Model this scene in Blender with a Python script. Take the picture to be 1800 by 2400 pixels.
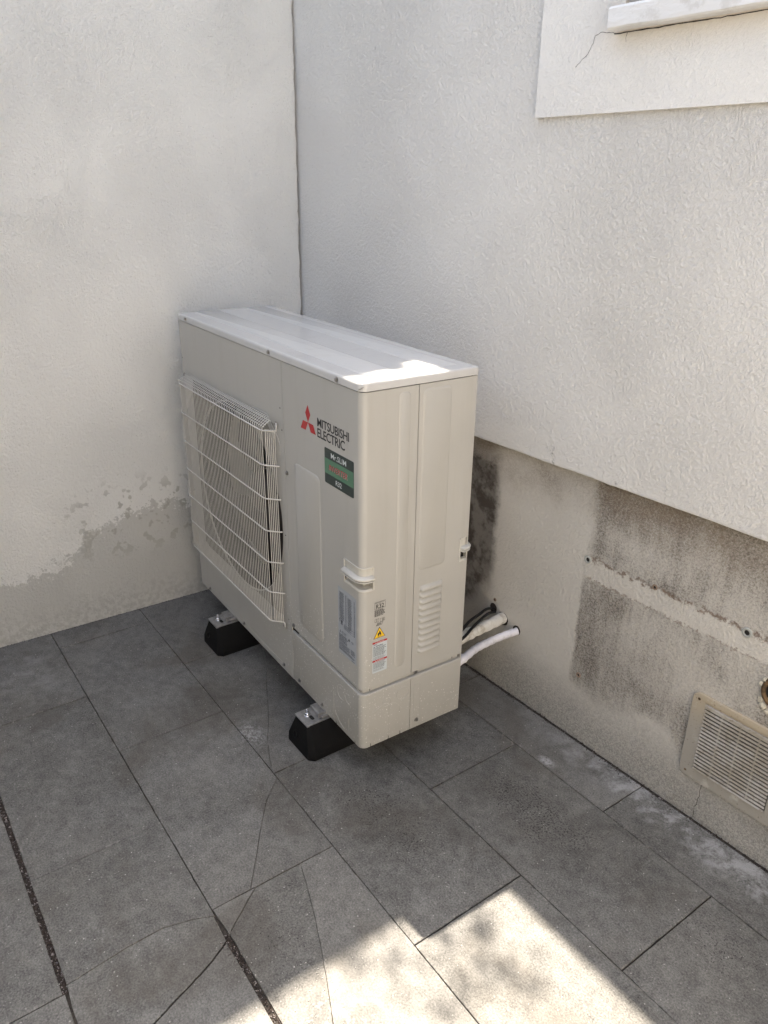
import bpy, bmesh, math, random
from mathutils import Vector, Matrix, noise
random.seed(7)
S = bpy.context.scene
for o in list(bpy.data.objects): bpy.data.objects.remove(o, do_unlink=True)
R = math.radians
# ---------------------------------------------------------------- camera
S.render.resolution_x = 768; S.render.resolution_y = 1024; S.render.resolution_percentage = 100
cd = bpy.data.cameras.new('camera'); cam = bpy.data.objects.new('camera', cd); S.collection.objects.link(cam)
S.camera = cam
CP = Vector((2.4409, -1.3985, 1.4198)); YAW, PIT, ROL = 2.5167, -0.4057, 0.0122
fw = Vector((math.cos(YAW)*math.cos(PIT), math.sin(YAW)*math.cos(PIT), math.sin(PIT)))
rt = Vector((math.sin(YAW), -math.cos(YAW), 0)); up = rt.cross(fw)
r2 = rt*math.cos(ROL) + up*math.sin(ROL); u2 = -rt*math.sin(ROL) + up*math.cos(ROL)
M = Matrix((r2, u2, -fw)).transposed().to_4x4(); M.translation = CP
cam.matrix_world = M
cd.sensor_fit = 'VERTICAL'; cd.sensor_height = 24.0; cd.sensor_width = 18.0
cd.lens = 1810.27/2400*24; cd.clip_start = 0.02; cd.clip_end = 2000
# ---------------------------------------------------------------- light
SUN = Vector((-0.43, 0.14, 1.0)).normalized()
w = bpy.data.worlds.new('World'); S.world = w; w.use_nodes = True
nt = w.node_tree; nt.nodes.clear()
sky = nt.nodes.new('ShaderNodeTexSky'); sky.sky_type = 'NISHITA'; sky.sun_disc = False
sky.sun_elevation = math.asin(SUN.z); sky.sun_rotation = math.atan2(SUN.x, SUN.y)
sky.air_density = 1.0; sky.dust_density = 3.0; sky.ozone_density = 1.0
bg = nt.nodes.new('ShaderNodeBackground'); bg.inputs[1].default_value = 0.10
wo = nt.nodes.new('ShaderNodeOutputWorld')
hs = nt.nodes.new('ShaderNodeHueSaturation'); hs.inputs['Saturation'].default_value = .62   # sky blue toned down in place of a white balance
nt.links.new(sky.outputs[0], hs.inputs['Color']); nt.links.new(hs.outputs[0], bg.inputs[0]); nt.links.new(bg.outputs[0], wo.inputs[0])
sl = bpy.data.lights.new('sun', 'SUN'); sl.energy = 4.2; sl.angle = R(0.55); sl.color = (1.0, 0.885, 0.735)
so = bpy.data.objects.new('sun', sl); S.collection.objects.link(so)
so.rotation_euler = SUN.to_track_quat('Z', 'Y').to_euler(); so.location = (-2, 1, 6)
S.view_settings.view_transform = 'Standard'; S.view_settings.look = 'None'
S.view_settings.exposure = 2.36; S.view_settings.gamma = 1.0
S.render.engine = 'CYCLES'
S.cycles.max_bounces = 8; S.cycles.diffuse_bounces = 5
# ---------------------------------------------------------------- node helper
class NG:
    def __init__(s, name):
        s.m = bpy.data.materials.new(name); s.m.use_nodes = True
        s.t = s.m.node_tree; s.t.nodes.clear()
        s.out = s.t.nodes.new('ShaderNodeOutputMaterial')
        s.tc = s.t.nodes.new('ShaderNodeTexCoord').outputs['Object']
        s._xyz = None
    def put(s, sock, v):
        if v is None: return
        if hasattr(v, 'is_output'): s.t.links.new(v, sock)
        else:
            if sock.type == 'RGBA' and not hasattr(v, '__len__'): v = (v, v, v, 1)
            elif sock.type == 'RGBA' and len(v) == 3: v = (*v, 1)
            elif sock.type == 'VECTOR' and not hasattr(v, '__len__'): v = (v, v, v)
            sock.default_value = v
    def math(s, op, a, b=0.0, c=None, clamp=False):
        n = s.t.nodes.new('ShaderNodeMath'); n.operation = op; n.use_clamp = clamp
        s.put(n.inputs[0], a); s.put(n.inputs[1], b)
        if c is not None: s.put(n.inputs[2], c)
        return n.outputs[0]
    def xyz(s):
        if s._xyz is None:
            n = s.t.nodes.new('ShaderNodeSeparateXYZ'); s.put(n.inputs[0], s.tc); s._xyz = n.outputs
        return s._xyz
    def vec(s, scale=(1, 1, 1), off=(0, 0, 0), src=None):
        n = s.t.nodes.new('ShaderNodeMapping'); s.put(n.inputs['Vector'], src or s.tc)
        n.inputs['Scale'].default_value = scale; n.inputs['Location'].default_value = off
        return n.outputs[0]
    def noise(s, scale, detail=4, rough=.55, dist=0, vec=None):
        n = s.t.nodes.new('ShaderNodeTexNoise'); s.put(n.inputs['Vector'], vec or s.tc)
        n.inputs['Scale'].default_value = scale; n.inputs['Detail'].default_value = detail
        n.inputs['Roughness'].default_value = rough; n.inputs['Distortion'].default_value = dist
        return n.outputs['Fac']
    def vor(s, scale, feature='F1', vec=None, out='Distance', rnd=1.0):
        n = s.t.nodes.new('ShaderNodeTexVoronoi'); n.feature = feature; s.put(n.inputs['Vector'], vec or s.tc)
        n.inputs['Scale'].default_value = scale; n.inputs['Randomness'].default_value = rnd
        return n.outputs[out]
    def rng(s, v, a, b, c=0.0, d=1.0, smooth=True):
        n = s.t.nodes.new('ShaderNodeMapRange'); n.interpolation_type = 'SMOOTHSTEP' if smooth else 'LINEAR'; n.clamp = True
        s.put(n.inputs[0], v); n.inputs[1].default_value = a; n.inputs[2].default_value = b
        n.inputs[3].default_value = c; n.inputs[4].default_value = d
        return n.outputs[0]
    def mul(s, *a):
        r = a[0]
        for b in a[1:]: r = s.math('MULTIPLY', r, b)
        return r
    def add(s, *a):
        r = a[0]
        for b in a[1:]: r = s.math('ADD', r, b)
        return r
    def inv(s, a): return s.math('SUBTRACT', 1.0, a)
    def mix(s, f, a, b, mode='MIX'):
        n = s.t.nodes.new('ShaderNodeMix'); n.data_type = 'RGBA'; n.blend_type = mode
        s.put(n.inputs[0], f); s.put(n.inputs[6], a); s.put(n.inputs[7], b); return n.outputs[2]
    def bump(s, h, dist, strength=1.0, normal=None):
        n = s.t.nodes.new('ShaderNodeBump'); n.inputs['Strength'].default_value = strength
        n.inputs['Distance'].default_value = dist; s.put(n.inputs['Height'], h)
        if normal: s.put(n.inputs['Normal'], normal)
        return n.outputs[0]
    def curve(s, v, pts):
        n = s.t.nodes.new('ShaderNodeFloatCurve'); c = n.mapping.curves[0]
        xs = [p[0] for p in pts]; lo, hi = min(xs), max(xs)
        c.points[0].location = (0, pts[0][1]); c.points[1].location = (1, pts[-1][1])
        for p in pts[1:-1]: c.points.new((p[0]-lo)/(hi-lo), p[1])
        n.mapping.update(); s.put(n.inputs['Value'], s.rng(v, lo, hi, smooth=False)); return n.outputs[0]
    def attr(s, name):
        n = s.t.nodes.new('ShaderNodeAttribute'); n.attribute_name = name; return n.outputs
    def fin(s, col, rough=.6, metal=0, normal=None, spec=.5, coat=0):
        b = s.t.nodes.new('ShaderNodeBsdfPrincipled'); s.put(b.inputs['Base Color'], col)
        s.put(b.inputs['Roughness'], rough); s.put(b.inputs['Metallic'], metal)
        s.put(b.inputs['Specular IOR Level'], spec); b.inputs['Coat Weight'].default_value = coat
        if normal: s.put(b.inputs['Normal'], normal)
        s.t.links.new(b.outputs[0], s.out.inputs[0]); return s.m
def stucco_height(g, k=1.0, seedoff=(0, 0, 0)):
    """crinkled textured paint: ridges that wander, patches of different stroke direction"""
    v1 = g.vec(off=seedoff)
    a = g.noise(215*k, 4, .68, .35, g.vec((1, 1, .7), seedoff))
    h2 = g.rng(g.math('ABSOLUTE', g.math('SUBTRACT', a, .5)), 0.0, .16)
    b = g.rng(g.noise(125*k, 5, .70, .25, g.vec((1, 1, .85), seedoff)), .28, .72)
    # broad passes where the roller left more or less relief, plus a few trowel drags
    amp = g.rng(g.noise(2.6, 3, .6, .3, v1), .30, .70, .62, 1.0)
    st = g.rng(g.math('ABSOLUTE', g.math('SUBTRACT', g.noise(22, 2, .5, 1.2, g.vec((1, 1, .45), seedoff)), .5)), 0, .02)
    st = g.mul(g.inv(st), g.rng(g.noise(3.3, 2, .5, 0, g.vec(off=(seedoff[0]+4, 1, 2))), .57, .66))
    return g.add(g.mul(amp, g.add(g.mul(h2, .18), g.mul(b, .70))), g.mul(g.noise(330, 2, .6), .08), g.mul(st, .30)), h2
# ---------------------------------------------------------------- materials
def mat_leftwall():
    g = NG('left_wall_plaster'); x, y, z = g.xyz()
    h, rid = stucco_height(g)
    zb = g.curve(y, [(-1.5, .20), (-1.128, .22), (-1.05, .225), (-.93, .253), (-.84, .313), (-.75, .346), (-.61, .384), (-.5, .372), (-.2, .36), (0, .36)])
    nz = g.add(g.mul(g.math('SUBTRACT', g.noise(7, 4, .6), .5), .10), g.mul(g.math('SUBTRACT', g.noise(34, 3, .7), .5), .15), g.mul(g.math('SUBTRACT', g.noise(120, 2, .6), .5), .10))
    d = g.math('SUBTRACT', g.math('ADD', z, nz), zb)
    stain = g.inv(g.rng(d, -.012, .008))
    blotch = g.mul(g.rng(g.noise(26, 2, .55), .57, .62), g.inv(g.rng(z, .40, .54)), g.rng(z, .18, .28), g.rng(y, -1.0, -.75))
    low = g.inv(g.rng(g.add(z, nz), .0, .16))
    c = g.mix(g.rng(g.noise(1.7, 3, .6), .35, .7), (.83, .82, .79), (.815, .805, .78))
    c = g.mix(g.mul(stain, .78), c, (.52, .512, .485))
    c = g.mix(g.mul(blotch, .75), c, (.42, .41, .37))
    c = g.mix(g.mul(low, g.rng(g.noise(60, 3, .6), .4, .6), .35), c, (.27, .26, .24))
    c = g.mix(g.mul(g.rng(g.noise(170, 2, .5), .66, .73), .25), c, (.3, .28, .25))
    return g.fin(c, .82, normal=g.bump(h, .0052, 1.0), spec=.3)
def mat_upper():
    g = NG('upper_wall_plaster'); x, y, z = g.xyz()
    h, rid = stucco_height(g, .95, (3, 1, 2))
    c = g.mix(g.rng(g.noise(1.3, 3, .6), .35, .7), (.83, .815, .785), (.815, .80, .775))
    # grey mould at the drip edge, a few specks
    ed = g.mul(g.inv(g.rng(z, .765, .83)), g.rng(g.noise(14, 4, .7), .58, .68), g.rng(x, 1.0, 1.2))
    c = g.mix(g.mul(ed, g.rng(g.noise(130, 2, .6), .42, .56), .8), c, (.14, .14, .13))
    sp = g.mul(g.rng(g.vor(11), .06, .04), g.rng(g.noise(3.1, 1), .52, .6))
    c = g.mix(g.mul(sp, g.rng(g.noise(200, 1), .4, .6), .5), c, (.25, .23, .2))
    return g.fin(c, .82, normal=g.bump(h, .0052, 1.0), spec=.3)
def mat_surround():
    g = NG('window_surround_plaster'); h, rid = stucco_height(g, .9, (7, 1, 4)); x, y, z = g.xyz()
    c = g.mix(g.rng(g.noise(2.0, 3, .6), .35, .7), (.83, .815, .785), (.815, .80, .775))
    c = g.mix(g.mul(g.rng(z, 1.63, 1.70), g.rng(x, 1.15, 1.3), .35), c, (.70, .58, .42))
    return g.fin(c, .82, normal=g.bump(h, .0024, 1.0), spec=.3)
def mat_plinth():
    g = NG('plinth_plaster'); x, y, z = g.xyz()
    h, rid = stucco_height(g, 1.0, (5, 0, 0))
    wob = g.mul(g.math('SUBTRACT', g.noise(11, 4, .6), .5), .07)
    wobf = g.mul(g.math('SUBTRACT', g.noise(70, 4, .75), .5), .055)
    xx = g.add(x, g.mul(wob, .35), g.mul(wobf, .5)); zz = g.add(z, wob, wobf)
    crease = g.rng(g.noise(210, 3, .6, 1.3), .40, .60)      # grime caught between the strokes
    c = g.mix(g.rng(g.noise(2.2, 3, .6), .35, .7), (.74, .71, .655), (.69, .665, .62))
    # grime field right of x=1.31, above a sagging lower line
    zlow = g.curve(x, [(1.2, .17), (1.33, .16), (1.42, .14), (1.6, .19), (1.7, .10), (2.3, .08)])
    g1 = g.mul(g.math('MAXIMUM', g.mul(g.rng(xx, 1.303, 1.318), g.inv(g.rng(z, .46, .60))), g.rng(g.add(xx, -.02), 1.285, 1.325)), g.rng(g.math('SUBTRACT', zz, zlow), -.015, .03))
    stripe = g.mul(g.rng(g.add(z, g.mul(wobf, .8)), .480, .494), g.inv(g.rng(g.add(z, g.mul(wobf, .8)), .540, .550)), g.rng(x, 1.30, 1.32))
    dens = g.rng(g.add(g.mul(g.noise(3.6, 4, .65, .3), .62), g.mul(g.noise(24, 5, .7, .4, g.vec((1, 1, .16))), .38), g.mul(g.rng(z, .60, .75), .14), g.mul(g.inv(g.rng(g.math('ABSOLUTE', g.math('SUBTRACT', z, .26)), .0, .12)), .10)), .42, .68)
    amt = g.mul(g1, g.inv(g.mul(stripe, .85)), g.add(.30, g.mul(dens, .70)))
    c = g.mix(g.mul(amt, g.add(.52, g.mul(crease, .34))), c, (.175, .148, .122))
    fine = g.rng(g.noise(190, 3, .7), .50, .58)
    c = g.mix(g.mul(amt, fine, .62), c, (.06, .05, .04))
    pale = g.mul(g1, g.rng(g.noise(5.0, 3, .6), .56, .68), g.inv(g.rng(z, .40, .52)), .25)
    c = g.mix(pale, c, (.62, .58, .53))
    # bracket line dirt along the stripe edges
    e1 = g.inv(g.rng(g.math('ABSOLUTE', g.math('SUBTRACT', g.add(z, g.mul(wobf, .8)), .5445)), .001, .011))
    e2 = g.inv(g.rng(g.math('ABSOLUTE', g.math('SUBTRACT', g.add(z, g.mul(wobf, .8)), .4885)), .0008, .005))
    el = g.mul(g.rng(x, 1.29, 1.34), g.rng(g.noise(45, 3, .7), .40, .56))
    c = g.mix(g.mul(g.math('MAXIMUM', e1, g.mul(e2, .7)), el, .8), c, (.16, .10, .065))
    # band of brown under the drip edge
    und = g.mul(g.rng(zz, .60, .765), g.add(.45, g.mul(g.rng(g.noise(6, 3, .6), .35, .6), .55)))
    c = g.mix(g.mul(und, 1.0, g.add(.5, g.mul(crease, .5))), c, (.25, .20, .15))
    # black mould behind the unit
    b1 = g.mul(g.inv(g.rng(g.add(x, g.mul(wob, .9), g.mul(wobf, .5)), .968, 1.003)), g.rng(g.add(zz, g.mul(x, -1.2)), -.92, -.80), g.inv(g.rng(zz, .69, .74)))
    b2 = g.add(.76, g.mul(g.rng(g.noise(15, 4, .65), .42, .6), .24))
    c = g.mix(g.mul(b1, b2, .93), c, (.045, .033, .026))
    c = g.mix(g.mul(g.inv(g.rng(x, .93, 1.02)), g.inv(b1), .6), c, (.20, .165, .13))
    # damp grey base
    lo = g.inv(g.rng(zz, .04, .24))
    c = g.mix(g.mul(lo, g.add(.35, g.mul(crease, .45))), c, (.24, .235, .22))
    return g.fin(c, .85, normal=g.bump(h, .0052, 1.0), spec=.25)
def mat_tile():
    g = NG('paving_tile'); x, y, z = g.xyz()
    at = g.attr('tint'); sep = g.t.nodes.new('ShaderNodeSeparateColor'); g.put(sep.inputs[0], at['Color'])
    tint, edge = sep.outputs[0], sep.outputs[1]
    cl = g.noise(4.5, 6, .62, .4); fg = g.noise(260, 3, .7); mid = g.noise(38, 4, .65)
    v = g.add(g.mul(g.math('SUBTRACT', cl, .5), .13), g.mul(g.math('SUBTRACT', fg, .5), .34), g.mul(g.math('SUBTRACT', mid, .5), .15), g.mul(g.math('SUBTRACT', g.noise(14, 5, .7, .8), .5), .12), g.mul(g.math('SUBTRACT', tint, .5), .034))
    base = g.mix(g.rng(g.noise(2.1, 3, .6), .3, .7), (.142, .139, .132), (.132, .127, .117))
    br = g.add(1.0, g.mul(v, 7.0))
    c = g.mix(1.0, base, br, 'MULTIPLY')
    # brown stain clouds
    c = g.mix(g.mul(g.rng(g.noise(3.3, 4, .6, .3, g.vec(off=(4, 2, 0))), .50, .70), .45), c, (.062, .050, .036))
    c = g.mix(g.mul(g.rng(g.noise(9, 5, .7, .6, g.vec(off=(1, 7, 0))), .52, .72), .40), c, (.060, .056, .050))
    c = g.mix(g.mul(g.rng(g.noise(6, 5, .7, .4, g.vec(off=(8, 3, 0))), .58, .76), .35), c, (.20, .195, .185))
    # black lichen specks in clusters
    def blob(cx, cy, rx, ry):
        dx = g.math('DIVIDE', g.math('SUBTRACT', x, cx), rx); dy = g.math('DIVIDE', g.math('SUBTRACT', y, cy), ry)
        return g.inv(g.rng(g.math('SQRT', g.add(g.mul(dx, dx), g.mul(dy, dy))), .2, 1.0))
    cluster = g.math('MAXIMUM', blob(1.48, -.24, .30, .13), g.mul(blob(1.30, -.56, .30, .13), .75))
    cluster = g.math('MAXIMUM', cluster, g.mul(blob(1.95, -.2, .22, .12), .6))
    cluster = g.math('MAXIMUM', cluster, g.mul(blob(.93, -1.10, .10, .05), .5))
    cluster = g.math('MAXIMUM', cluster, g.mul(blob(1.45, -.92, .14, .08), .6))
    thr = g.add(.235, g.mul(cluster, .19))
    lich = g.rng(g.math('SUBTRACT', g.add(.5, g.mul(g.math('SUBTRACT', g.noise(170, 3, .6), .5), 1)), thr), .085, .13)
    lich = g.inv(g.rng(g.math('SUBTRACT', g.noise(190, 4, .75), g.add(.325, g.mul(cluster, .125), g.mul(g.math('SUBTRACT', g.noise(14, 3, .6), .5), .14))), -.004, .008))
    c = g.mix(g.mul(lich, .95), c, (.012, .011, .010))
    c = g.mix(g.mul(cluster, .14), c, (.06, .05, .04))
    # pale crumbs
    cr = g.vor(58, out='Color'); s2 = g.t.nodes.new('ShaderNodeSeparateColor'); g.put(s2.inputs[0], cr)
    dot = g.mul(g.inv(g.rng(g.vor(58), .06, .12)), g.rng(s2.outputs[0], .50, .58), g.add(.25, g.mul(s2.outputs[1], .75)))
    cr3 = g.vor(150, out='Color'); s3 = g.t.nodes.new('ShaderNodeSeparateColor'); g.put(s3.inputs[0], cr3)
    dot2 = g.mul(g.inv(g.rng(g.vor(150), .10, .22)), g.rng(s3.outputs[0], .80, .88), g.rng(g.noise(5, 3, .6), .40, .62))
    c = g.mix(g.mul(dot, .75), c, (.50, .49, .46)); c = g.mix(g.mul(dot2, .6), c, (.42, .41, .39))
    # lime bloom by the right wall and in patches on the left
    nn = g.noise(17, 5, .7, .5); n2 = g.noise(95, 4, .7)
    lime = g.mul(g.rng(g.add(y, g.mul(nn, .13)), .015, .075), g.rng(x, 1.15, 1.6), g.rng(g.add(nn, g.mul(n2, .35)), .58, .80))
    lime = g.math('MAXIMUM', lime, g.mul(blob(1.375, -.085, .035, .02), g.rng(n2, .40, .52), 1.3))
    lime = g.math('MAXIMUM', lime, g.mul(blob(.16, -1.12, .22, .13), g.rng(g.add(nn, g.mul(n2, .3)), .58, .85), .45))
    lime = g.math('MAXIMUM', lime, g.mul(blob(.83, -.68, .08, .05), g.rng(n2, .46, .58), .9))
    lime = g.math('MAXIMUM', lime, g.mul(blob(1.22, -1.22, .1, .08), g.rng(n2, .52, .66), .3))
    lime = g.math('MAXIMUM', lime, g.mul(blob(1.68, -.93, .14, .12), g.rng(g.noise(60, 4, .7), .54, .62), .9))
    c = g.mix(g.math('MINIMUM', g.mul(lime, .42), 1.0), c, (.50, .50, .50))
    # chipped pale edges
    ce = g.mul(edge, g.rng(g.noise(60, 4, .7), .53, .66))
    c = g.mix(g.mul(ce, .55), c, (.34, .32, .29))
    c = g.mix(g.mul(edge, g.rng(g.noise(9, 3), .45, .6), .35), c, (.06, .05, .04))
    h = g.add(g.mul(fg, .5), g.mul(mid, .5), g.mul(dot, .8))
    return g.fin(c, g.rng(cl, .3, .7, .52, .72), normal=g.bump(h, .0011, .9), spec=.42)
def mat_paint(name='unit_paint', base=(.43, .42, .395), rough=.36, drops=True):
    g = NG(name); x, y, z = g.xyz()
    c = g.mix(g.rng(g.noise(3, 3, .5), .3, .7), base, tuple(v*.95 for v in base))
    c = g.mix(g.mul(g.rng(g.noise(26, 4, .65, .2, g.vec((1, 1, .08))), .50, .70), .10), c, (.30, .27, .22))
    h = g.noise(420, 2, .5)
    if drops:
        # dried rain spots around the lower near corner
        def reg(cx, cy, cz, r):
            dx = g.math('SUBTRACT', x, cx); dy = g.math('SUBTRACT', y, cy); dz = g.mul(g.math('SUBTRACT', z, cz), 1.25)
            return g.inv(g.rng(g.math('SQRT', g.add(g.mul(dx, dx), g.mul(dy, dy), g.mul(dz, dz))), r*.35, r))
        m = g.math('MAXIMUM', reg(.82, 0, .11, .30), g.mul(reg(1.03, 0, .10, .13), .9))
        m = g.math('MAXIMUM', m, g.mul(reg(1.05, .22, .05, .12), .55)); m = g.math('MAXIMUM', m, g.mul(reg(.62, 0, .10, .16), .5))
        m = g.math('MAXIMUM', m, g.mul(reg(.95, 0, .25, .17), .5)); m = g.math('MAXIMUM', m, g.mul(reg(1.05, .08, .03, .09), .45))
        tot = None
        for sc, th in ((200, .44), (120, .56)):
            cc = g.vor(sc, out='Color'); s3 = g.t.nodes.new('ShaderNodeSeparateColor'); g.put(s3.inputs[0], cc)
            rad = g.add(.07, g.mul(s3.outputs[1], .15))
            d = g.mul(g.inv(g.rng(g.math('SUBTRACT', g.vor(sc), rad), -.05, .05)), g.rng(g.add(s3.outputs[0], g.mul(m, .62)), th+.42, th+.46))
            tot = d if tot is None else g.math('MAXIMUM', tot, d)
        tot = g.mul(tot, g.rng(m, .02, .2))
        c = g.mix(g.mul(tot, .7), c, (.80, .79, .77)); h = g.add(h, g.mul(tot, 6.0))
        grime = g.mul(g.inv(g.rng(z, .0, .10)), g.rng(g.noise(20, 4, .6), .45, .7), .14)
        c = g.mix(grime, c, (.25, .23, .2))
    return g.fin(c, rough, normal=g.bump(h, .00022, .6), spec=.5)
def plain(name, col, rough=.5, metal=0, var=.12, sc=40, bump=0, spec=.5):
    g = NG(name); f = g.rng(g.noise(sc, 4, .6), .3, .7)
    c = g.mix(f, tuple(v*(1-var) for v in col), tuple(min(1, v*(1+var)) for v in col))
    return g.fin(c, rough, metal, g.bump(g.noise(sc*4, 3, .6), bump) if bump else None, spec)
MT = {}
MT['left'] = mat_leftwall(); MT['upper'] = mat_upper(); MT['surround'] = mat_surround(); MT['plinth'] = mat_plinth()
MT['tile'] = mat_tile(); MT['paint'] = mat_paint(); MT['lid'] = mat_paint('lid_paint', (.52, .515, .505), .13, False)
MT['plastic'] = plain('handle_plastic', (.52, .505, .465), .42, var=.02)
MT['wire'] = plain('guard_coating', (.56, .545, .51), .35, var=.05)
MT['black'] = plain('black_rubber', (.0045, .0045, .005), .7, var=.3, sc=30, bump=.0006, spec=.18)
MT['dark'] = plain('dark_interior', (.008, .0075, .007), .8)
MT['crevice'] = plain('crevice_dirt', (.035, .028, .022), .95, var=.5, sc=60, bump=.004)
MT['grout'] = plain('grout', (.040, .033, .027), .95, var=.5, sc=90, bump=.003)
MT['zinc'] = plain('zinc_plate', (.42, .42, .43), .38, .85, var=.2, sc=60)
MT['bolt'] = plain('zinc_bolt', (.62, .64, .68), .25, 1.0, var=.1)
MT['screw'] = plain('screw_steel', (.30, .29, .28), .35, .9, var=.2)
MT['fan'] = plain('fan_plastic', (.050, .043, .036), .5)
MT['fins'] = plain('coil_fins', (.03, .03, .03), .6, 0)
MT['red'] = plain('print_red', (.42, .018, .022), .45, var=.04)
MT['ink'] = plain('print_black', (.018, .018, .022), .5)
MT['inksoft'] = plain('print_grey', (.09, .095, .11), .5)
MT['white'] = plain('print_white', (.62, .66, .66), .5, var=.04)
MT['badge_dark'] = plain('badge_dark_green', (.020, .034, .032), .4)
MT['badge_green'] = plain('badge_green', (.075, .185, .115), .4, var=.05)
MT['plate'] = plain('foil_label', (.36, .385, .42), .45, 0, var=.04)
MT['label'] = plain('paper_label', (.50, .55, .58), .5, var=.03)
MT['yellow'] = plain('sign_yellow', (.78, .50, .03), .45, var=.04)
MT['cable'] = plain('cable_sheath', (.005, .005, .006), .55, spec=.25)
def mat_tape(name, base, dirt, k):
    g = NG(name)
    f = g.rng(g.noise(26, 5, .7), .5, .64); h = g.noise(60, 3, .6, .8, g.vec((.4, 1, 1)))
    c = g.mix(g.mul(f, k), base, dirt)
    return g.fin(c, .5, normal=g.bump(h, .003, .8))
MT['tape'] = mat_tape('white_tape', (.72, .71, .76), (.35, .33, .32), .35)
MT['foamjacket'] = mat_tape('cream_jacket', (.70, .68, .63), (.35, .30, .23), .6)
MT['window'] = mat_tape('old_white_paint', (.74, .74, .74), (.45, .43, .40), .35)
g = NG('vent_plastic'); x, y, z = g.xyz()
c = g.mix(g.rng(g.add(z, g.mul(g.noise(12, 3), .08)), .16, .30), (.33, .31, .275), (.42, .355, .26))
c = g.mix(g.mul(g.rng(g.noise(22, 5, .7), .55, .7), .5), c, (.58, .56, .52))
c = g.mix(g.mul(g.rng(g.noise(220, 1), .70, .74), .7), c, (.1, .07, .05))
MT['vent'] = g.fin(c, .6, normal=g.bump(g.noise(80, 3), .0006))
g = NG('vent_slat_plastic')
c = g.mix(g.rng(g.noise(9, 4, .7), .42, .62), (.32, .29, .24), (.42, .40, .37))
c = g.mix(g.mul(g.rng(g.noise(120, 3, .7), .56, .62), .6), c, (.14, .11, .08))
MT['slat'] = g.fin(c, .6)
MT['glass'] = NG('window_glass').fin((.03, .035, .04), .06, spec=.8)
MT['rust'] = plain('rusty_pipe', (.10, .06, .028), .8, var=.6, sc=50, bump=.002)
MT['foam'] = plain('old_foam', (.55, .51, .42), .9, var=.25, sc=60, bump=.004)
MT['plug'] = plain('grey_plug', (.36, .37, .35), .6)
MT['filler'] = plain('brown_filler', (.26, .19, .14), .85, var=.3)
MT['leaf'] = plain('leaf', (.06, .11, .03), .6, var=.4, sc=3)
MT['bark'] = plain('bark', (.12, .09, .06), .9, var=.4, bump=.01)
g = NG('gravel'); c = g.mix(g.rng(g.noise(160, 2, .6), .56, .64), (.030, .020, .017), (.30, .27, .26))
MT['gravel'] = g.fin(c, .6)
MT['crumb'] = plain('pale_crumb', (.50, .48, .45), .8, var=.3)
MT['ground'] = plain('pale_bounce_ground', (.52, .49, .44), .95, var=.2, sc=4)
# ---------------------------------------------------------------- mesh helpers
def link(name, bm, mats, parent=None, smooth=False, auto=None):
    me = bpy.data.meshes.new(name); bm.normal_update()
    if smooth:
        for f in bm.faces: f.smooth = True
    if auto is not None:
        for f in bm.faces: f.smooth = True
        for e in bm.edges:
            if len(e.link_faces) == 2 and e.calc_face_angle(0) > auto: e.smooth = False
    bm.to_mesh(me); bm.free()
    for m in (mats if isinstance(mats, (list, tuple)) else [mats]): me.materials.append(m)
    o = bpy.data.objects.new(name, me); S.collection.objects.link(o)
    if parent: o.parent = parent
    return o
def empty(name, loc=(0, 0, 0), rz=0):
    o = bpy.data.objects.new(name, None); S.collection.objects.link(o); o.location = loc; o.rotation_euler = (0, 0, rz)
    o.empty_display_size = .05; return o
def tag(o, label=None, cat=None, group=None, kind=None):
    if label: o['label'] = label
    if cat: o['category'] = cat
    if group: o['group'] = group
    if kind: o['kind'] = kind
    return o
def box(bm, lo, hi, bev=0, mi=0, seg=2):
    vs = [bm.verts.new((x, y, z)) for x in (lo[0], hi[0]) for y in (lo[1], hi[1]) for z in (lo[2], hi[2])]
    fs = [bm.faces.new([vs[i] for i in q]) for q in ((0, 1, 3, 2), (4, 6, 7, 5), (0, 4, 5, 1), (2, 3, 7, 6), (0, 2, 6, 4), (1, 5, 7, 3))]
    for f in fs: f.material_index = mi
    if bev:
        es = {e for f in fs for e in f.edges}
        r = bmesh.ops.bevel(bm, geom=list(es), offset=bev, segments=seg, affect='EDGES', profile=.5)
        for f in r['faces']: f.material_index = mi
def frame_of(pts, i):
    a = pts[max(0, i-1)]; b = pts[min(len(pts)-1, i+1)]; return (b-a).normalized()
def tube(bm, pts, rad, sides=8, cap=True, mi=0, closed=False):
    pts = [Vector(p) for p in pts]; rings = []; n = len(pts); ref = None
    for i, p in enumerate(pts):
        t = (pts[(i+1) % n]-pts[i-1]).normalized() if closed else frame_of(pts, i)
        if ref is None:
            ref = Vector((0, 0, 1)) if abs(t.z) < .9 else Vector((1, 0, 0))
        u = (ref - t*ref.dot(t)).normalized(); ref = u; v = t.cross(u)
        r = rad(i/(n-1)) if callable(rad) else rad
        rings.append([bm.verts.new(p + (u*math.cos(k*2*math.pi/sides)+v*math.sin(k*2*math.pi/sides))*r) for k in range(sides)])
    m = n if closed else n-1
    for i in range(m):
        A, B = rings[i], rings[(i+1) % n]
        for k in range(sides):
            f = bm.faces.new((A[k], A[(k+1) % sides], B[(k+1) % sides], B[k])); f.smooth = True; f.material_index = mi
    if cap and not closed:
        bm.faces.new(rings[0][::-1]).material_index = mi; bm.faces.new(rings[-1]).material_index = mi
def spline(pts, n=10):
    pts = [Vector(p) for p in pts]; out = []
    P = [pts[0]*2-pts[1]]+pts+[pts[-1]*2-pts[-2]]
    for i in range(1, len(P)-2):
        for k in range(n):
            t = k/n; a, b, c, d = P[i-1:i+3]
            out.append(.5*((2*b)+(c-a)*t+(2*a-5*b+4*c-d)*t*t+(3*b-a-3*c+d)*t**3))
    out.append(pts[-1]); return out
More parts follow.
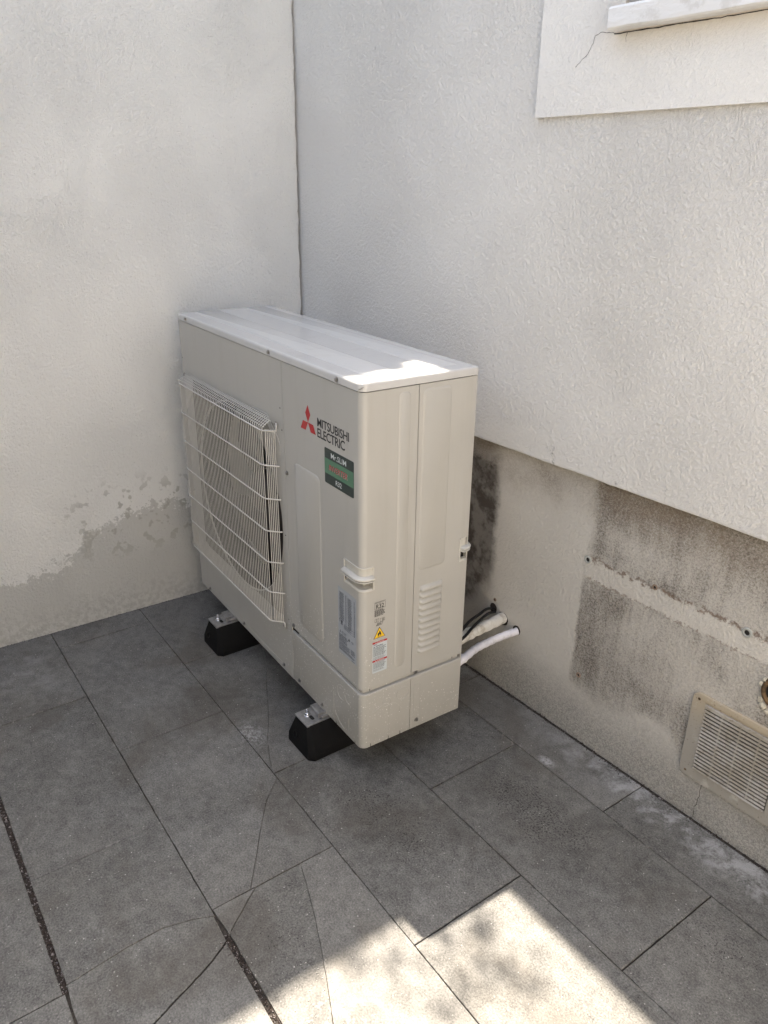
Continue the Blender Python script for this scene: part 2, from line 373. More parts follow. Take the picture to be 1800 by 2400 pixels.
def lathe(bm, prof, org, axis, n=48, mi=0, close=False):
    """prof: (radius, height along axis)"""
    axis = Vector(axis).normalized(); ref = Vector((0, 0, 1)) if abs(axis.z) < .9 else Vector((1, 0, 0))
    u = axis.cross(ref).normalized(); v = axis.cross(u); org = Vector(org); rings = []
    for r, h in prof:
        if r < 1e-6: rings.append([bm.verts.new(org+axis*h)])
        else: rings.append([bm.verts.new(org+axis*h+(u*math.cos(k*2*math.pi/n)+v*math.sin(k*2*math.pi/n))*r) for k in range(n)])
    for A, B in zip(rings, rings[1:]):
        for k in range(n):
            k2 = (k+1) % n
            q = [A[k], A[k2], B[k2], B[k]] if len(A) > 1 and len(B) > 1 else ([A[0], B[k2], B[k]] if len(A) == 1 else [A[k], A[k2], B[0]])
            f = bm.faces.new(q); f.smooth = True; f.material_index = mi
    return rings
# ================================================================ GROUND
bm = bmesh.new()
vs = [bm.verts.new(v) for v in ((-40, -40, -.03), (40, -40, -.03), (40, 40, -.03), (-40, 40, -.03))]; bm.faces.new(vs)
tag(link('ground', bm, MT['ground']), kind='structure', label='unseen gravel ground around the terrace, made pale to bounce sunlight')  # ground out of view, kept pale so it bounces sunlight
bm = bmesh.new()
box(bm, (-.25, -3.42, -.028), (2.93, .25, -.0045))
tag(link('mortar_bed', bm, MT['grout']), kind='structure')
# ---- paving tiles (polygons, split along the real cracks)
LY = [-.1029 + .3003*1, -.1029, -.4029, -.7028, -1.0034, -1.304, -1.604, -1.904, -2.204, -2.504, -2.804, -3.104, -3.404]
OFF = [.38, .077, .40, .09, .396, .10, .40, .1, .4, .1, .4, .1]
def near_edge(poly, P):
    best = None
    for i in range(len(poly)):
        a, b = poly[i], poly[(i+1) % len(poly)]; d = b-a; t = max(0, min(1, (P-a).dot(d)/d.dot(d))); q = a+d*t
        if best is None or (q-P).length < best[0]: best = ((q-P).length, i, q)
    return best
def split(poly, path):
    """poly CCW list of 2D Vectors, path from edge to edge"""
    path = [Vector(p) for p in path]; _, i0, q0 = near_edge(poly, path[0]); _, i1, q1 = near_edge(poly, path[-1])
    mid = path[1:-1]; n = len(poly)
    def walk(i, j):
        out = []; k = (i+1) % n
        while True:
            out.append(poly[k])
            if k == j: break
            k = (k+1) % n
        return out
    A = [q0]+mid+[q1]+walk(i1, i0)
    B = [q1]+mid[::-1]+[q0]+walk(i0, i1)
    return A, B
def wobble(path, amp=.0012, n=3):
    out = []; P = [Vector(p) for p in path]
    for a, b in zip(P, P[1:]):
        for k in range(n):
            t = k/n; q = a.lerp(b, t); d = (b-a).normalized(); nn = Vector((-d.y, d.x))
            out.append(q+nn*(noise.noise(Vector((q.x*60, q.y*60, 3)))*amp if (out and (k or a != P[0])) else 0))
    out.append(P[-1]); return out
CR = {  # (column, tile index by x-start rounded) -> crack paths
 (2, .40): [[(.425, -.4029), (.455, -.454), (.563, -.493), (.627, -.53), (.712, -.569), (.815, -.621), (.875, -.655), (.924, -.677), (.969, -.694), (.985, -.7028)]],
 (3, .69): [[(1.02, -.7028), (1.076, -.764), (1.137, -.808), (1.206, -.855), (1.29, -.914)]],
 (3, 1.29): [[(1.29, -.900), (1.309, -.928), (1.331, -.956), (1.357, -.991), (1.37, -1.0034)],
             [(1.29, -.79), (1.348, -.807), (1.406, -.826), (1.49, -.857), (1.555, -.884), (1.64, -.921), (1.85, -1.0034)]],
 (4, 1.00): [[(1.306, -1.0034), (1.287, -1.046), (1.271, -1.105), (1.272, -1.177), (1.281, -1.266), (1.285, -1.304)],
             [(1.371, -1.0034), (1.385, -1.027), (1.397, -1.05), (1.411, -1.082), (1.422, -1.112), (1.436, -1.15), (1.452, -1.189), (1.50, -1.304)]],
}
bm = bmesh.new(); col = bm.loops.layers.color.new('tint')
def gap(m, d, crack):
    if crack: return crack
    along = abs(d.x) > abs(d.y)
    if along and abs(m.y+1.304) < .02:
        return .0060 if m.x < 1.30 else .0022
    if along and abs(m.y+1.0034) < .02 and m.x > 1.29: return .0012+.0055*max(0, min(1, (m.x-1.29)/.08))
    if along: return .0009
    return .0008 if m.x < 1.5 else .0016
def tile(poly, crackpts, seed):
    rnd = random.Random(seed); tint = rnd.random(); tilt = (rnd.uniform(-.0006, .0006), rnd.uniform(-.0006, .0006)); n = len(poly)
    # break long straight edges so the arris can chip a little
    newp = []
    for i in range(n):
        a, b = poly[i], poly[(i+1) % n]; newp.append(a); L = (b-a).length
        if L > .05:
            m_ = int(L/.022); d = (b-a)/L; nn = Vector((-d.y, d.x))
            for q in range(1, m_):
                w_ = a+d*(L*q/m_); newp.append(w_+nn*(.00035*rnd.uniform(-1, 1)+(.0011 if rnd.random() < .05 else 0)))
    poly = newp; n = len(poly)
    cen = sum(poly, Vector((0, 0)))/n; lift = rnd.uniform(-.0008, .0006)
    def inset(extra):
        ws = []
        for i in range(n):
            a, b = poly[i], poly[(i+1) % n]; key = (round(a.x, 4), round(a.y, 4)); key2 = (round(b.x, 4), round(b.y, 4))
            w = crackpts.get(key) if (key in crackpts and key2 in crackpts) else None
            ws.append(gap((a+b)/2, b-a, w)+extra)
        out = []
        for i in range(n):
            a, b, c = poly[i-1], poly[i], poly[(i+1) % n]
            d1 = (b-a).normalized(); d2 = (c-b).normalized(); n1 = Vector((-d1.y, d1.x)); n2 = Vector((-d2.y, d2.x)); w1, w2 = ws[i-1], ws[i]
            det = d1.x*d2.y-d1.y*d2.x
            if abs(det) < .15: out.append(b+(n1*w1+n2*w2)/2)
            else:
                p = b+n1*w1; q = b+n2*w2; t = ((q.x-p.x)*d2.y-(q.y-p.y)*d2.x)/det; out.append(p+d1*t)
        return out
    def zt(p): return lift+(p.x-cen.x)*tilt[0]+(p.y-cen.y)*tilt[1]
    r0 = [bm.verts.new((p.x, p.y, -.012)) for p in inset(0)]
    r1 = [bm.verts.new((p.x, p.y, zt(p)-.0009)) for p in inset(0)]
    r2_ = [bm.verts.new((p.x, p.y, zt(p))) for p in inset(.0005 if crackpts else .0010)]
    r3 = [bm.verts.new((p.x, p.y, zt(p))) for p in inset(.0014 if crackpts else .0075)]
    E = {**{v: 1 for v in r0+r1+r2_}, **{v: 0 for v in r3}}
    fs = []
    for A, B in ((r0, r1), (r1, r2_), (r2_, r3)):
        for i in range(n): fs.append(bm.faces.new((A[i], A[(i+1) % n], B[(i+1) % n], B[i])))
    f = bm.faces.new(r3); fs.append(f)
    for f in fs:
        for l in f.loops: l[col] = (tint, E[l.vert], 0, 1)
sd = 0
for ci in range(len(LY)-1):
    y1, y0 = LY[ci], LY[ci+1]
    if ci == 0: y1 = .030
    x = OFF[ci]-.6
    while x < 2.4:
        xa, xb = max(x, -.03), x+.6
        if xb > -.02:
            def yw(xx, base): return base + (.0248*xx-.006 if ci == 0 and base > 0 else 0) - (.0016*xx)
            top = y1
            if ci == 0: ya, yb_ = .0248*xa+.009, .0248*xb+.009
            else: ya = yb_ = y1
            poly = [Vector((xa, y0)), Vector((xb, y0)), Vector((xb, yb_)), Vector((xa, ya))]
            polys = [poly]; cpt = {}
            for pth in CR.get((ci, round(x, 2)), []) or CR.get((ci, round(x+.0, 2)), []):
                wp = wobble(pth); wid = .0019 if (ci == 4 and pth[0][0] > 1.35) else .00030
                for k, P in enumerate(polys):
                    cc = wp[len(wp)//2]
                    if len(polys) == 1 or (near_edge(P, wp[0])[0] < .004 and near_edge(P, wp[-1])[0] < .004):
                        A, B = split(P, wp); polys[k:k+1] = [A, B]
                        for q in A:
                            if min((q-u).length for u in wp) < .0035 : cpt[(round(q.x, 4), round(q.y, 4))] = wid
                        break
            for P in polys: tile(P, cpt, sd); sd += 1
        x += .6
bmesh.ops.recalc_face_normals(bm, faces=bm.faces)
tag(link('paving', bm, MT['tile']), kind='structure', label='grey stone paving tiles with cracks')
def pebble(bm, x, y, z, r, rnd, sx=1.0):
    v = [bm.verts.new((x+a*r*rnd.uniform(.7, 1.2)*sx, y+b*r*rnd.uniform(.7, 1.2), z+c*r*rnd.uniform(.6, .9))) for a, b, c in ((.9, .3, -.2), (-.3, .9, .1), (-.9, -.3, -.2), (.3, -.9, .1), (.1, .1, 1), (-.1, 0, -1))]
    for i in range(4): bm.faces.new((v[i], v[(i+1) % 4], v[4])); bm.faces.new((v[(i+1) % 4], v[i], v[5]))
# ---- loose grit in the wide joints
def stones(bm, x0, x1, y0f, hw, n, rmin, rmax, rnd, z=-.0025):
    for _ in range(n):
        x = rnd.uniform(x0, x1); y = y0f(x)+rnd.uniform(-hw(x), hw(x)); r = rnd.uniform(rmin, rmax)
        pebble(bm, x, y, z+rnd.uniform(-.002, .001), r, rnd, rnd.uniform(.7, 1.3))
rn = random.Random(3); bm = bmesh.new()
stones(bm, .3, 1.30, lambda x: -1.304, lambda x: .0062, 1500, .0012, .0034, rn)
stones(bm, 1.36, 2.2, lambda x: -1.0044, lambda x: .001+.005*min(1, (x-1.3)/.08), 900, .0010, .0032, rn)
stones(bm, 1.36, 1.45, lambda x: -1.009-.0*x, lambda x: .012, 70, .0008, .0024, rn, .0)
stones(bm, .2, 2.6, lambda x: .0248*x+.012, lambda x: .008, 1300, .0012, .0035, rn, -.003)
stones(bm, .0, .9, lambda x: 0, lambda x: 0, 0, .001, .002, rn)
for _ in range(420):
    y = -rn.uniform(.02, 1.5)**1.0; x = .0229*y+abs(rn.gauss(0, .005)); r = rn.uniform(.0008, .0024)
    pebble(bm, x, y, .0006, r, rn)
for _ in range(500):
    x = rn.uniform(.3, 2.3); y = .0248*x+.006-abs(rn.gauss(0, .006)); r = rn.uniform(.0007, .0022)
    pebble(bm, x, y, .0006, r, rn)
tag(link('joint_grit', bm, MT['gravel']), label='dark grit and soil lying in the open paving joints', cat='grit', kind='stuff')
bm = bmesh.new()
for _ in range(420):
    x, y = rn.uniform(.2, 2.3), rn.uniform(-1.5, -.02); r = rn.uniform(.0005, .0014)
    pebble(bm, x, y, .0006, r, rn)
for _ in range(160):
    x, y = rn.gauss(1.66, .10), rn.gauss(-.95, .07); r = rn.uniform(.0006, .0018)
    pebble(bm, x, y, .0006, r, rn)
tag(link('pale_crumbs', bm, MT['crumb']), label='tiny pale mortar crumbs scattered over the paving', cat='debris', kind='stuff')
# ================================================================ WALLS
RW = .0248
LEFT_H, RIGHT_H = 3.585, 3.30
def jag(a, b, n, f):
    return [f(a+(b-a)*k/n) for k in range(n+1)]
# left wall: leans very slightly, ends at the open corner joint
lw = empty('left_wall', (0, 0, 0), 0)
tag(lw, 'pale textured plaster wall on the left with a damp stained foot', 'wall')
bm = bmesh.new()
LEAN = LEANVAL = 0.001
def lx(y, z): return .0229*y + LEAN*z
N = 220; A = []; B = []; Cc = []; D = []
for k in range(N+1):
    z = LEFT_H*k/N - .0
    jj = noise.noise(Vector((0, 0, z*22)))*.0040+noise.noise(Vector((5, 0, z*70)))*.0026
    y = -.0090+jj + .0*z
    A.append(bm.verts.new((lx(-.02, z), -.02, z))); B.append(bm.verts.new((lx(0, z)-.003, y-.001, z)))
    Cc.append(bm.verts.new((lx(0, z)-.25, y, z))); D.append(bm.verts.new((lx(-6, z), -6, z)))
E_ = [bm.verts.new((lx(-6, v.co.z)-.25, -6, v.co.z)) for v in D]
for k in range(N):
    for P, Q in ((D, A), (A, B), (B, Cc), (Cc, E_), (E_, D)): bm.faces.new((P[k], Q[k], Q[k+1], P[k+1]))
bm.faces.new([A[-1], B[-1], Cc[-1], E_[-1], D[-1]])
bmesh.ops.recalc_face_normals(bm, faces=bm.faces)
box(bm, (-.29, .0, 3.305), (-.045, 1.6, LEFT_H)); box(bm, (-.29, .31, 0), (-.045, 1.6, 3.304))  # unseen wall extension added to block sun slipping past the corner
link('plaster', bm, MT['left'], lw)
bm = bmesh.new(); box(bm, (-.30, -.010, 0), (-.020, .010, 3.1)); link('joint_filler', bm, MT['crevice'], lw)
# right wall
rw = empty('house_wall', (0, 0, 0), RW)
tag(rw, 'pale plaster house wall on the right with an overhanging edge above a grimy plinth', 'wall')
bm = bmesh.new()
n = 360; prof = []
for k in range(n+1):
    x = -2.6+8.6*k/n
    dz = noise.noise(Vector((x*9, 0, 0)))*.0022+noise.noise(Vector((x*40, 2, 0)))*.0016; zz = .7605+.003*max(0, x-.9)+dz
    prof.append([(x, 0, RIGHT_H), (x, 0, .80), (x, 0, zz+.004), (x, .0012, zz+.001), (x, .004, zz), (x, .0225, zz-.002), (x, .30, zz), (x, .30, RIGHT_H)])
rows = [[bm.verts.new(v) for v in p] for p in prof]
for a, b in zip(rows, rows[1:]):
    for k in range(8): bm.faces.new((a[k], a[(k+1) % 8], b[(k+1) % 8], b[k]))
bm.faces.new(rows[0]); bm.faces.new(rows[-1][::-1])
bmesh.ops.recalc_face_normals(bm, faces=bm.faces)
link('upper_plaster', bm, MT['upper'], rw)
T = .0206
bm = bmesh.new(); box(bm, (-.4, T, -.028), (6, .29, .757)); 
link('plinth', bm, MT['plinth'], rw)
# window surround, slightly raised flat band (frame round the opening)
bm = bmesh.new()
WX0, WX1, WZ0, WZ1 = 1.045, 2.9, 1.553, 2.95
OX0, OX1, OZ0, OZ1 = 1.262, 2.70, 1.74, 2.75
gx, gz = [WX0, OX0, OX1, WX1], [WZ0, OZ0, OZ1, WZ1]
F = [[bm.verts.new((x, -.010, z)) for z in gz] for x in gx]; Bk = [[bm.verts.new((x, .001, z)) for z in gz] for x in gx]
cells = {(i, j) for i in range(3) for j in range(3)}-{(1, 1)}
for i, j in cells:
    bm.faces.new((F[i][j], F[i+1][j], F[i+1][j+1], F[i][j+1]))
    for di, dj, a_, b_ in ((-1, 0, (i, j), (i, j+1)), (1, 0, (i+1, j+1), (i+1, j)), (0, -1, (i+1, j), (i, j)), (0, 1, (i, j+1), (i+1, j+1))):
        if (i+di, j+dj) not in cells: bm.faces.new((F[a_[0]][a_[1]], F[b_[0]][b_[1]], Bk[b_[0]][b_[1]], Bk[a_[0]][a_[1]]))
bmesh.ops.recalc_face_normals(bm, faces=bm.faces)
link('window_surround', bm, MT['surround'], rw)
wnd = empty('window', (OX0, -.01, OZ0)); wnd.parent = rw
bm = bmesh.new()
SX = 1.250-OX0
ns = 60; rows = []
for k in range(ns+1):
    x = SX+(OX1-OX0+.04-SX)*k/ns; d = noise.noise(Vector((x*12, 0, 0)))*.0018
    rows.append([bm.verts.new(v) for v in ((x, -.030+d*.6, -.043+d), (x, -.034, -.040+d), (x, -.034+d*.5, -.008), (x, -.031, -.004+d*.6), (x, .03, .010), (x, .03, -.035), (x, 0, -.043+d))])
for a, b in zip(rows, rows[1:]):
    for k in range(7): bm.faces.new((a[k], a[(k+1) % 7], b[(k+1) % 7], b[k]))
bm.faces.new(rows[0]); bm.faces.new(rows[-1][::-1]); bmesh.ops.recalc_face_normals(bm, faces=bm.faces)
link('window_sill', bm, MT['window'], wnd)
bm = bmesh.new(); w_, h_ = OX1-OX0, OZ1-OZ0
for lo, hi in (((.004, -.012, .014), (.06, .0, h_-.004)), ((w_-.06, -.012, .014), (w_-.004, .0, h_-.004)), ((.062, -.012, .014), (w_-.062, .0, .075)), ((.062, -.012, h_-.06), (w_-.062, .0, h_-.004)), ((w_/2-.03, -.012, .077), (w_/2+.03, .0, h_-.062))): box(bm, lo, hi, .003)
link('window_frame', bm, MT['window'], wnd)
bm = bmesh.new(); box(bm, (.05, -.004, .05), (w_-.05, -.001, h_-.05)); link('pane', bm, MT['glass'], wnd)
def ribbon(bm, pts, wd, nrm, mi=0):
    """thin crack strip: pts in wall-local xz"""
    pts = [Vector(p) for p in pts]; L = []; Rr = []
    for i, p in enumerate(pts):
        t = frame_of(pts, i); s_ = t.cross(nrm).normalized(); w0 = wd*(.55+.6*abs(noise.noise(p*90)))
        L.append(bm.verts.new(p+s_*w0)); Rr.append(bm.verts.new(p-s_*w0))
    for i in range(len(pts)-1): bm.faces.new((L[i], L[i+1], Rr[i+1], Rr[i])).material_index = mi
def wob3(pts, amp, n=6):
    P = [Vector(p) for p in pts]; out = []
    for a, b in zip(P, P[1:]):
        for k in range(n):
            q = a.lerp(b, k/n); out.append(q+Vector((noise.noise(q*110), 0, noise.noise(q*110+Vector((9, 9, 9)))))*amp)
    return out+[P[-1]]
bm = bmesh.new()
ribbon(bm, wob3([(1.719, T-.0006, .0), (1.717, T-.0006, .03), (1.7235, T-.0006, .065), (1.722, T-.0006, .09), (1.724, T-.0006, .108)], .003), .0009, Vector((0, 1, 0)))
link('plinth_crack', bm, MT['crevice'], rw)
bm = bmesh.new()
ribbon(bm, wob3([(1.245, -.0106, 1.6945), (1.225, -.0106, 1.699), (1.208, -.0106, 1.7005), (1.196, -.0106, 1.696), (1.19, -.0106, 1.682), (1.183, -.0106, 1.668), (1.165, -.0106, 1.655), (1.150, -.0106, 1.644)], .002), .0006, Vector((0, 1, 0)))
ribbon(bm, wob3([(1.243, -.0106, 1.694), (1.5, -.0106, 1.6935), (1.9, -.0106, 1.694), (2.6, -.0106, 1.6935)], .0015, 20), .0013, Vector((0, 1, 0)))
ribbon(bm, wob3([(1.275, -.0106, 1.695), (1.272, -.0106, 1.684), (1.274, -.0106, 1.677)], .001), .0005, Vector((0, 1, 0)))
link('sill_crack', bm, MT['crevice'], rw)
# plugs, holes on the plinth
def wall_plug(x, z, r, mat_, name, squash=1.0):
    bm = bmesh.new()
    lathe(bm, [(r*1.15, 0), (r*1.1, .0015), (r*.92, .0022), (r*.60, .0018), (r*.55, .0006)], (x, T, z), (0, -1, 0), 20)
    lathe(bm, [(r*.56, .0008), (0, .0008)], (x, T, z), (0, -1, 0), 20, mi=1)
    link(name, bm, [mat_, MT['dark']], rw)
wall_plug(1.319, .539, .0095, MT['plug'], 'wall_plug'); wall_plug(1.747, .540, .0105, MT['plug'], 'wall_plug')
wall_plug(1.516, .547, .0062, MT['filler'], 'wall_plug'); wall_plug(1.336, .198, .0065, MT['filler'], 'wall_plug'); wall_plug(1.009, .279, .0048, MT['filler'], 'wall_plug')
def hole(x, z, rx, rz, name='pipe_hole', m='crevice'):
    bm = bmesh.new(); vs = []
    for k in range(26):
        a = k*2*math.pi/26; j = 1+.14*noise.noise(Vector((math.cos(a)*2, math.sin(a)*2, x*9)))
        vs.append(bm.verts.new((x+math.cos(a)*rx*j, T-.0010, z+math.sin(a)*rz*j)))
    bm.faces.new(vs); link(name, bm, MT[m], rw)
hole(1.006, .249, .014, .017); hole(1.047, .232, .0205, .021); hole(1.104, .2215, .0145, .015)
# capped old pipe opening near the right edge
bm = bmesh.new()
lathe(bm, [(.040, 0), (.039, .004), (.034, .007), (.031, .006), (.029, .001)], (1.842, T, .434), (0, -1, 0), 32)
lathe(bm, [(.029, .0015), (0, .0015)], (1.842, T, .434), (0, -1, 0), 32, mi=1)
link('pipe_socket', bm, [MT['rust'], MT['dark']], rw)
bm = bmesh.new()
for (dx, dz, r, sx, sz) in ((-.036, .020, .007, 1, 1.0), (-.042, .006, .006, 1, 1), (-.036, -.030, .005, 1, 1.6), (-.028, -.043, .007, 1.3, 1.1), (-.014, -.052, .006, 1.6, .8)):
    bmesh.ops.create_icosphere(bm, subdivisions=3, radius=r, matrix=Matrix.Translation((1.842+dx, T-.001, .434+dz)) @ Matrix.Diagonal((sx, .55, sz, 1)))
for v in bm.verts: v.co += Vector((noise.noise(v.co*120), noise.noise(v.co*130), noise.noise(v.co*140)))*.003
link('old_foam', bm, MT['foam'], rw, smooth=True)
# ---- vent grille
vg = empty('vent_grille', (0, T*1, .108), RW)
vg.location = (1.661*math.cos(RW)-T*math.sin(RW), 1.661*math.sin(RW)+T*math.cos(RW), .108)
tag(vg, 'yellowed rectangular louvred vent grille low on the grimy plinth at the right', 'vent grille')
W_, H_ = .246, .237; bm = bmesh.new()
def rrect(x0, x1, z0, z1, r, n=6):
    out = []
    for cx, cz, a0 in ((x1-r, z0+r, -90), (x1-r, z1-r, 0), (x0+r, z1-r, 90), (x0+r, z0+r, 180)):
        for k in range(n+1):
            a = R(a0+90*k/n); out.append((cx+math.cos(a)*r, cz+math.sin(a)*r))
    return out
ix0, ix1, iz0, iz1 = .034, .212, .031, .218
rings = []
for ins, y in ((0, .0), (0, -.004), (.0015, -.0058), (.010, -.0062)):
    rings.append([bm.verts.new((px, y, pz)) for px, pz in rrect(ins, W_-ins, ins, H_-ins, .020-ins*.5)])
for ins, y in ((0, -.0055), (0.0008, -.0048), (.0012, -.0005)):
    rings.append([bm.verts.new((px, y, pz)) for px, pz in rrect(ix0+ins, ix1-ins, iz0+ins, iz1-ins, .0012)])
for A, B in zip(rings, rings[1:]):
    m = len(A)
    for k in range(m): bm.faces.new((A[k], A[(k+1) % m], B[(k+1) % m], B[k]))
bmesh.ops.recalc_face_normals(bm, faces=bm.faces)
for v in bm.verts: pass
link('vent_frame', bm, MT['vent'], vg, auto=.6).location = (0, 0, 0)
bm = bmesh.new(); box(bm, (ix0, -.0014, iz0), (ix1, -.0006, iz1)); link('vent_backing', bm, MT['dark'], vg)
bm = bmesh.new(); ns = 18; pz = (iz1-iz0-.012)/ns
box(bm, (ix0+.001, -.0095, iz1-.012), (ix1-.001, -.002, iz1-.0015), .001)
for k in range(ns):
    z = iz0+.001+k*pz
    vs = [bm.verts.new((xx, yy, zz)) for xx in (ix0+.0015, ix1-.0015) for yy, zz in ((-.0066, z+pz*.50), (-.0096, z+pz*.34), (-.0102, z+pz*.16), (-.0098, z+pz*.02), (-.0070, z+pz*.14))]
    for i in range(5): bm.faces.new((vs[i], vs[(i+1) % 5], vs[5+(i+1) % 5], vs[5+i]))
    bm.faces.new(vs[:5][::-1]); bm.faces.new(vs[5:])
for j in range(1, 4):
    xx = ix0+(ix1-ix0)*j/4; box(bm, (xx-.0009, -.0094, iz0+.001), (xx+.0009, -.0070, iz1-.002))
bmesh.ops.recalc_face_normals(bm, faces=bm.faces)
link('vent_slats', bm, MT['slat'], vg)
for px, pz2, r in ((.017, H_-.016, .0036), (.018, .016, .0030), (W_-.017, H_-.016, .0034), (W_-.017, .016, .003)):
    bm = bmesh.new(); lathe(bm, [(r, .0003), (0, .0003)], (px, -.0063, pz2), (0, -1, 0), 14)
    link('screw_hole', bm, MT['rust'], vg)
# ================================================================ OUTDOOR UNIT
UO = Vector((.1109, -.5069, .1049)); UY = -.0272
U = empty('outdoor_unit', UO, UY)
tag(U, 'large beige air conditioner outdoor unit with white wire fan guard on black rubber feet', 'air conditioner')
W, D, H, CRR = 1.05, .3113, .9348, .018
LIDZ = H-.0185
def corner_path(a0, b1, off=0, r=CRR, n=8):
    """plan path along the front from a0, round the near corner, along the side to b1; returns (pt, normal)"""
    P = []
    if a0 is not None: P.append(((a0, 0), (0, -1)))
    for k in range(n+1):
        a = R(-90+90*k/n); nx, ny = math.cos(a), math.sin(a); P.append(((W-r+nx*r, r+ny*r), (nx, ny)))
    if b1 is not None: P.append(((W, b1), (1, 0)))
    return [(Vector(p), Vector(q)) for p, q in P]
def sheet(bm, path, zs, thick=.0035, off=0, skip=None, mi=0, edge=.0012):
    """panel swept along path (outer surface at off), closed solid with open cells where skip(i,j)"""
    ni, nj = len(path), len(zs)
    O = [[bm.verts.new((*(p+q*off), z)) for z in zs] for p, q in path]
    I = [[bm.verts.new((*(p+q*(off-thick)), z)) for z in zs] for p, q in path]
    cells = {(i, j) for i in range(ni-1) for j in range(nj-1) if not (skip and skip(i, j))}
    for i, j in cells:
        bm.faces.new((O[i][j], O[i+1][j], O[i+1][j+1], O[i][j+1])).material_index = mi
        bm.faces.new((I[i][j+1], I[i+1][j+1], I[i+1][j], I[i][j])).material_index = mi
        for (di, dj, a, b) in ((-1, 0, (i, j+1), (i, j)), (1, 0, (i+1, j), (i+1, j+1)), (0, -1, (i, j), (i+1, j)), (0, 1, (i+1, j+1), (i, j+1))):
            if (i+di, j+dj) not in cells:
                bm.faces.new((O[b[0]][b[1]], O[a[0]][a[1]], I[a[0]][a[1]], I[b[0]][b[1]])).material_index = mi
def emboss(bm, mp, u0, u1, v0, v1, r, h=.0016, slope=.0035, mi=0):
    r0 = [bm.verts.new(mp(u, v, -.0002)) for u, v in rrect(u0, u1, v0, v1, r)]
    r1 = [bm.verts.new(mp(u, v, h*.55)) for u, v in rrect(u0+slope*.45, u1-slope*.45, v0+slope*.45, v1-slope*.45, r-slope*.3)]
    r2_ = [bm.verts.new(mp(u, v, h)) for u, v in rrect(u0+slope, u1-slope, v0+slope, v1-slope, max(.001, r-slope*.7))]
    for A, B in ((r0, r1), (r1, r2_)):
        m = len(A)
        for k in range(m): bm.faces.new((A[k], A[(k+1) % m], B[(k+1) % m], B[k])).material_index = mi
    bm.faces.new(r2_).material_index = mi
def mfront(u, v, h): return Vector((u, -h, v))
def mside(u, v, h): return Vector((W+h, u, v))
SEAM_A, SEAM_B = .6905, .1475
# --- interior core
bm = bmesh.new()
box(bm, (.006, .006, .0012), (1.044, .292, .0036)); box(bm, (.72, .035, .012), (1.015, .28, .91)); box(bm, (.006, .295, .004), (1.04, .306, .912)); box(bm, (.006, .006, .004), (1.04, .296, .010)); box(bm, (.693, .006, .014), (.715, .29, .90))
link('inner_frame', bm, MT['dark'], U)
bm = bmesh.new(); box(bm, (.012, .27, .02), (.69, .292, .90)); link('coil', bm, MT['fins'], U)
# --- fan panel with round opening + bell mouth
FC = Vector((.377, .456)); FR = .283
bm = bmesh.new(); x0, x1, z0, z1 = .0, SEAM_A-.0008, 0.0, LIDZ-.0022
angs = [2*math.pi*k/72 for k in range(72)]+[math.atan2(cz-FC.y, cx-FC.x) % (2*math.pi) for cx, cz in ((x0, z0), (x1, z0), (x1, z1), (x0, z1))]
angs = sorted(angs)
def ray_rect(a):
    c, s_ = math.cos(a), math.sin(a); t = 1e9
    if c > 1e-9: t = min(t, (x1-FC.x)/c)
    if c < -1e-9: t = min(t, (x0-FC.x)/c)
    if s_ > 1e-9: t = min(t, (z1-FC.y)/s_)
    if s_ < -1e-9: t = min(t, (z0-FC.y)/s_)
    return FC.x+c*t, FC.y+s_*t
prev = None; rings = []
spec = [('rect', .004, 0), ('rect', 0, 0), (FR+.006, 0, 0), (FR+.004, 0, 0), (FR+.002, .0, 0), (FR, .001, 0), (FR-.002, .004, 0)]
for s_ in spec:
    if s_[0] == 'rect': rings.append([bm.verts.new((ray_rect(a)[0], s_[1], ray_rect(a)[1])) for a in angs])
    else: rings.append([bm.verts.new((FC.x+math.cos(a)*s_[0], s_[1], FC.y+math.sin(a)*s_[0])) for a in angs])
for ri, (A, B) in enumerate(zip(rings, rings[1:])):
    m = len(A)
    for k in range(m):
        f = bm.faces.new((A[k], A[(k+1) % m], B[(k+1) % m], B[k])); f.smooth = ri >= 3
bmesh.ops.recalc_face_normals(bm, faces=bm.faces)
link('fan_panel', bm, MT['paint'], U)
bm = bmesh.new(); sheet(bm, [(Vector((0, D)), Vector((-1, 0))), (Vector((0, .0005)), Vector((-1, 0)))], [0, LIDZ-.002]); link('left_panel', bm, MT['paint'], U)
bm = bmesh.new(); sheet(bm, [(Vector((W-.001, D)), Vector((0, 1))), (Vector((0.001, D)), Vector((0, 1)))], [0, LIDZ-.002], off=-.0005); link('rear_panel', bm, MT['paint'], U)
bm = bmesh.new(); lathe(bm, [(FR-.0035, .003), (FR-.006, .020), (FR-.006, .075), (FR+.0, .095)], (FC.x, 0, FC.y), (0, 1, 0), 72); link('bell_mouth', bm, MT['black'], U)
# --- service panel (wraps the near corner) with the grip opening
HZ0, HZ1, HA, HB = .4515, .5085, .9765, .0320
path = [(Vector((SEAM_A+.0008, 0)), Vector((0, -1)))]+corner_path(HA, HB)+[(Vector((W, SEAM_B-.0008)), Vector((1, 0)))]
zs = [.1775, HZ0, HZ1, LIDZ-.0022]; nP = len(path)
bm = bmesh.new(); sheet(bm, path, zs, skip=lambda i, j: j == 1 and 1 <= i <= nP-3)
emboss(bm, mfront, .7415, .8685, .213, .674, .016); emboss(bm, mside, .0955, .1262, .2115, .9035, .011, h=.0015)
link('service_panel', bm, MT['paint'], U, auto=.7)
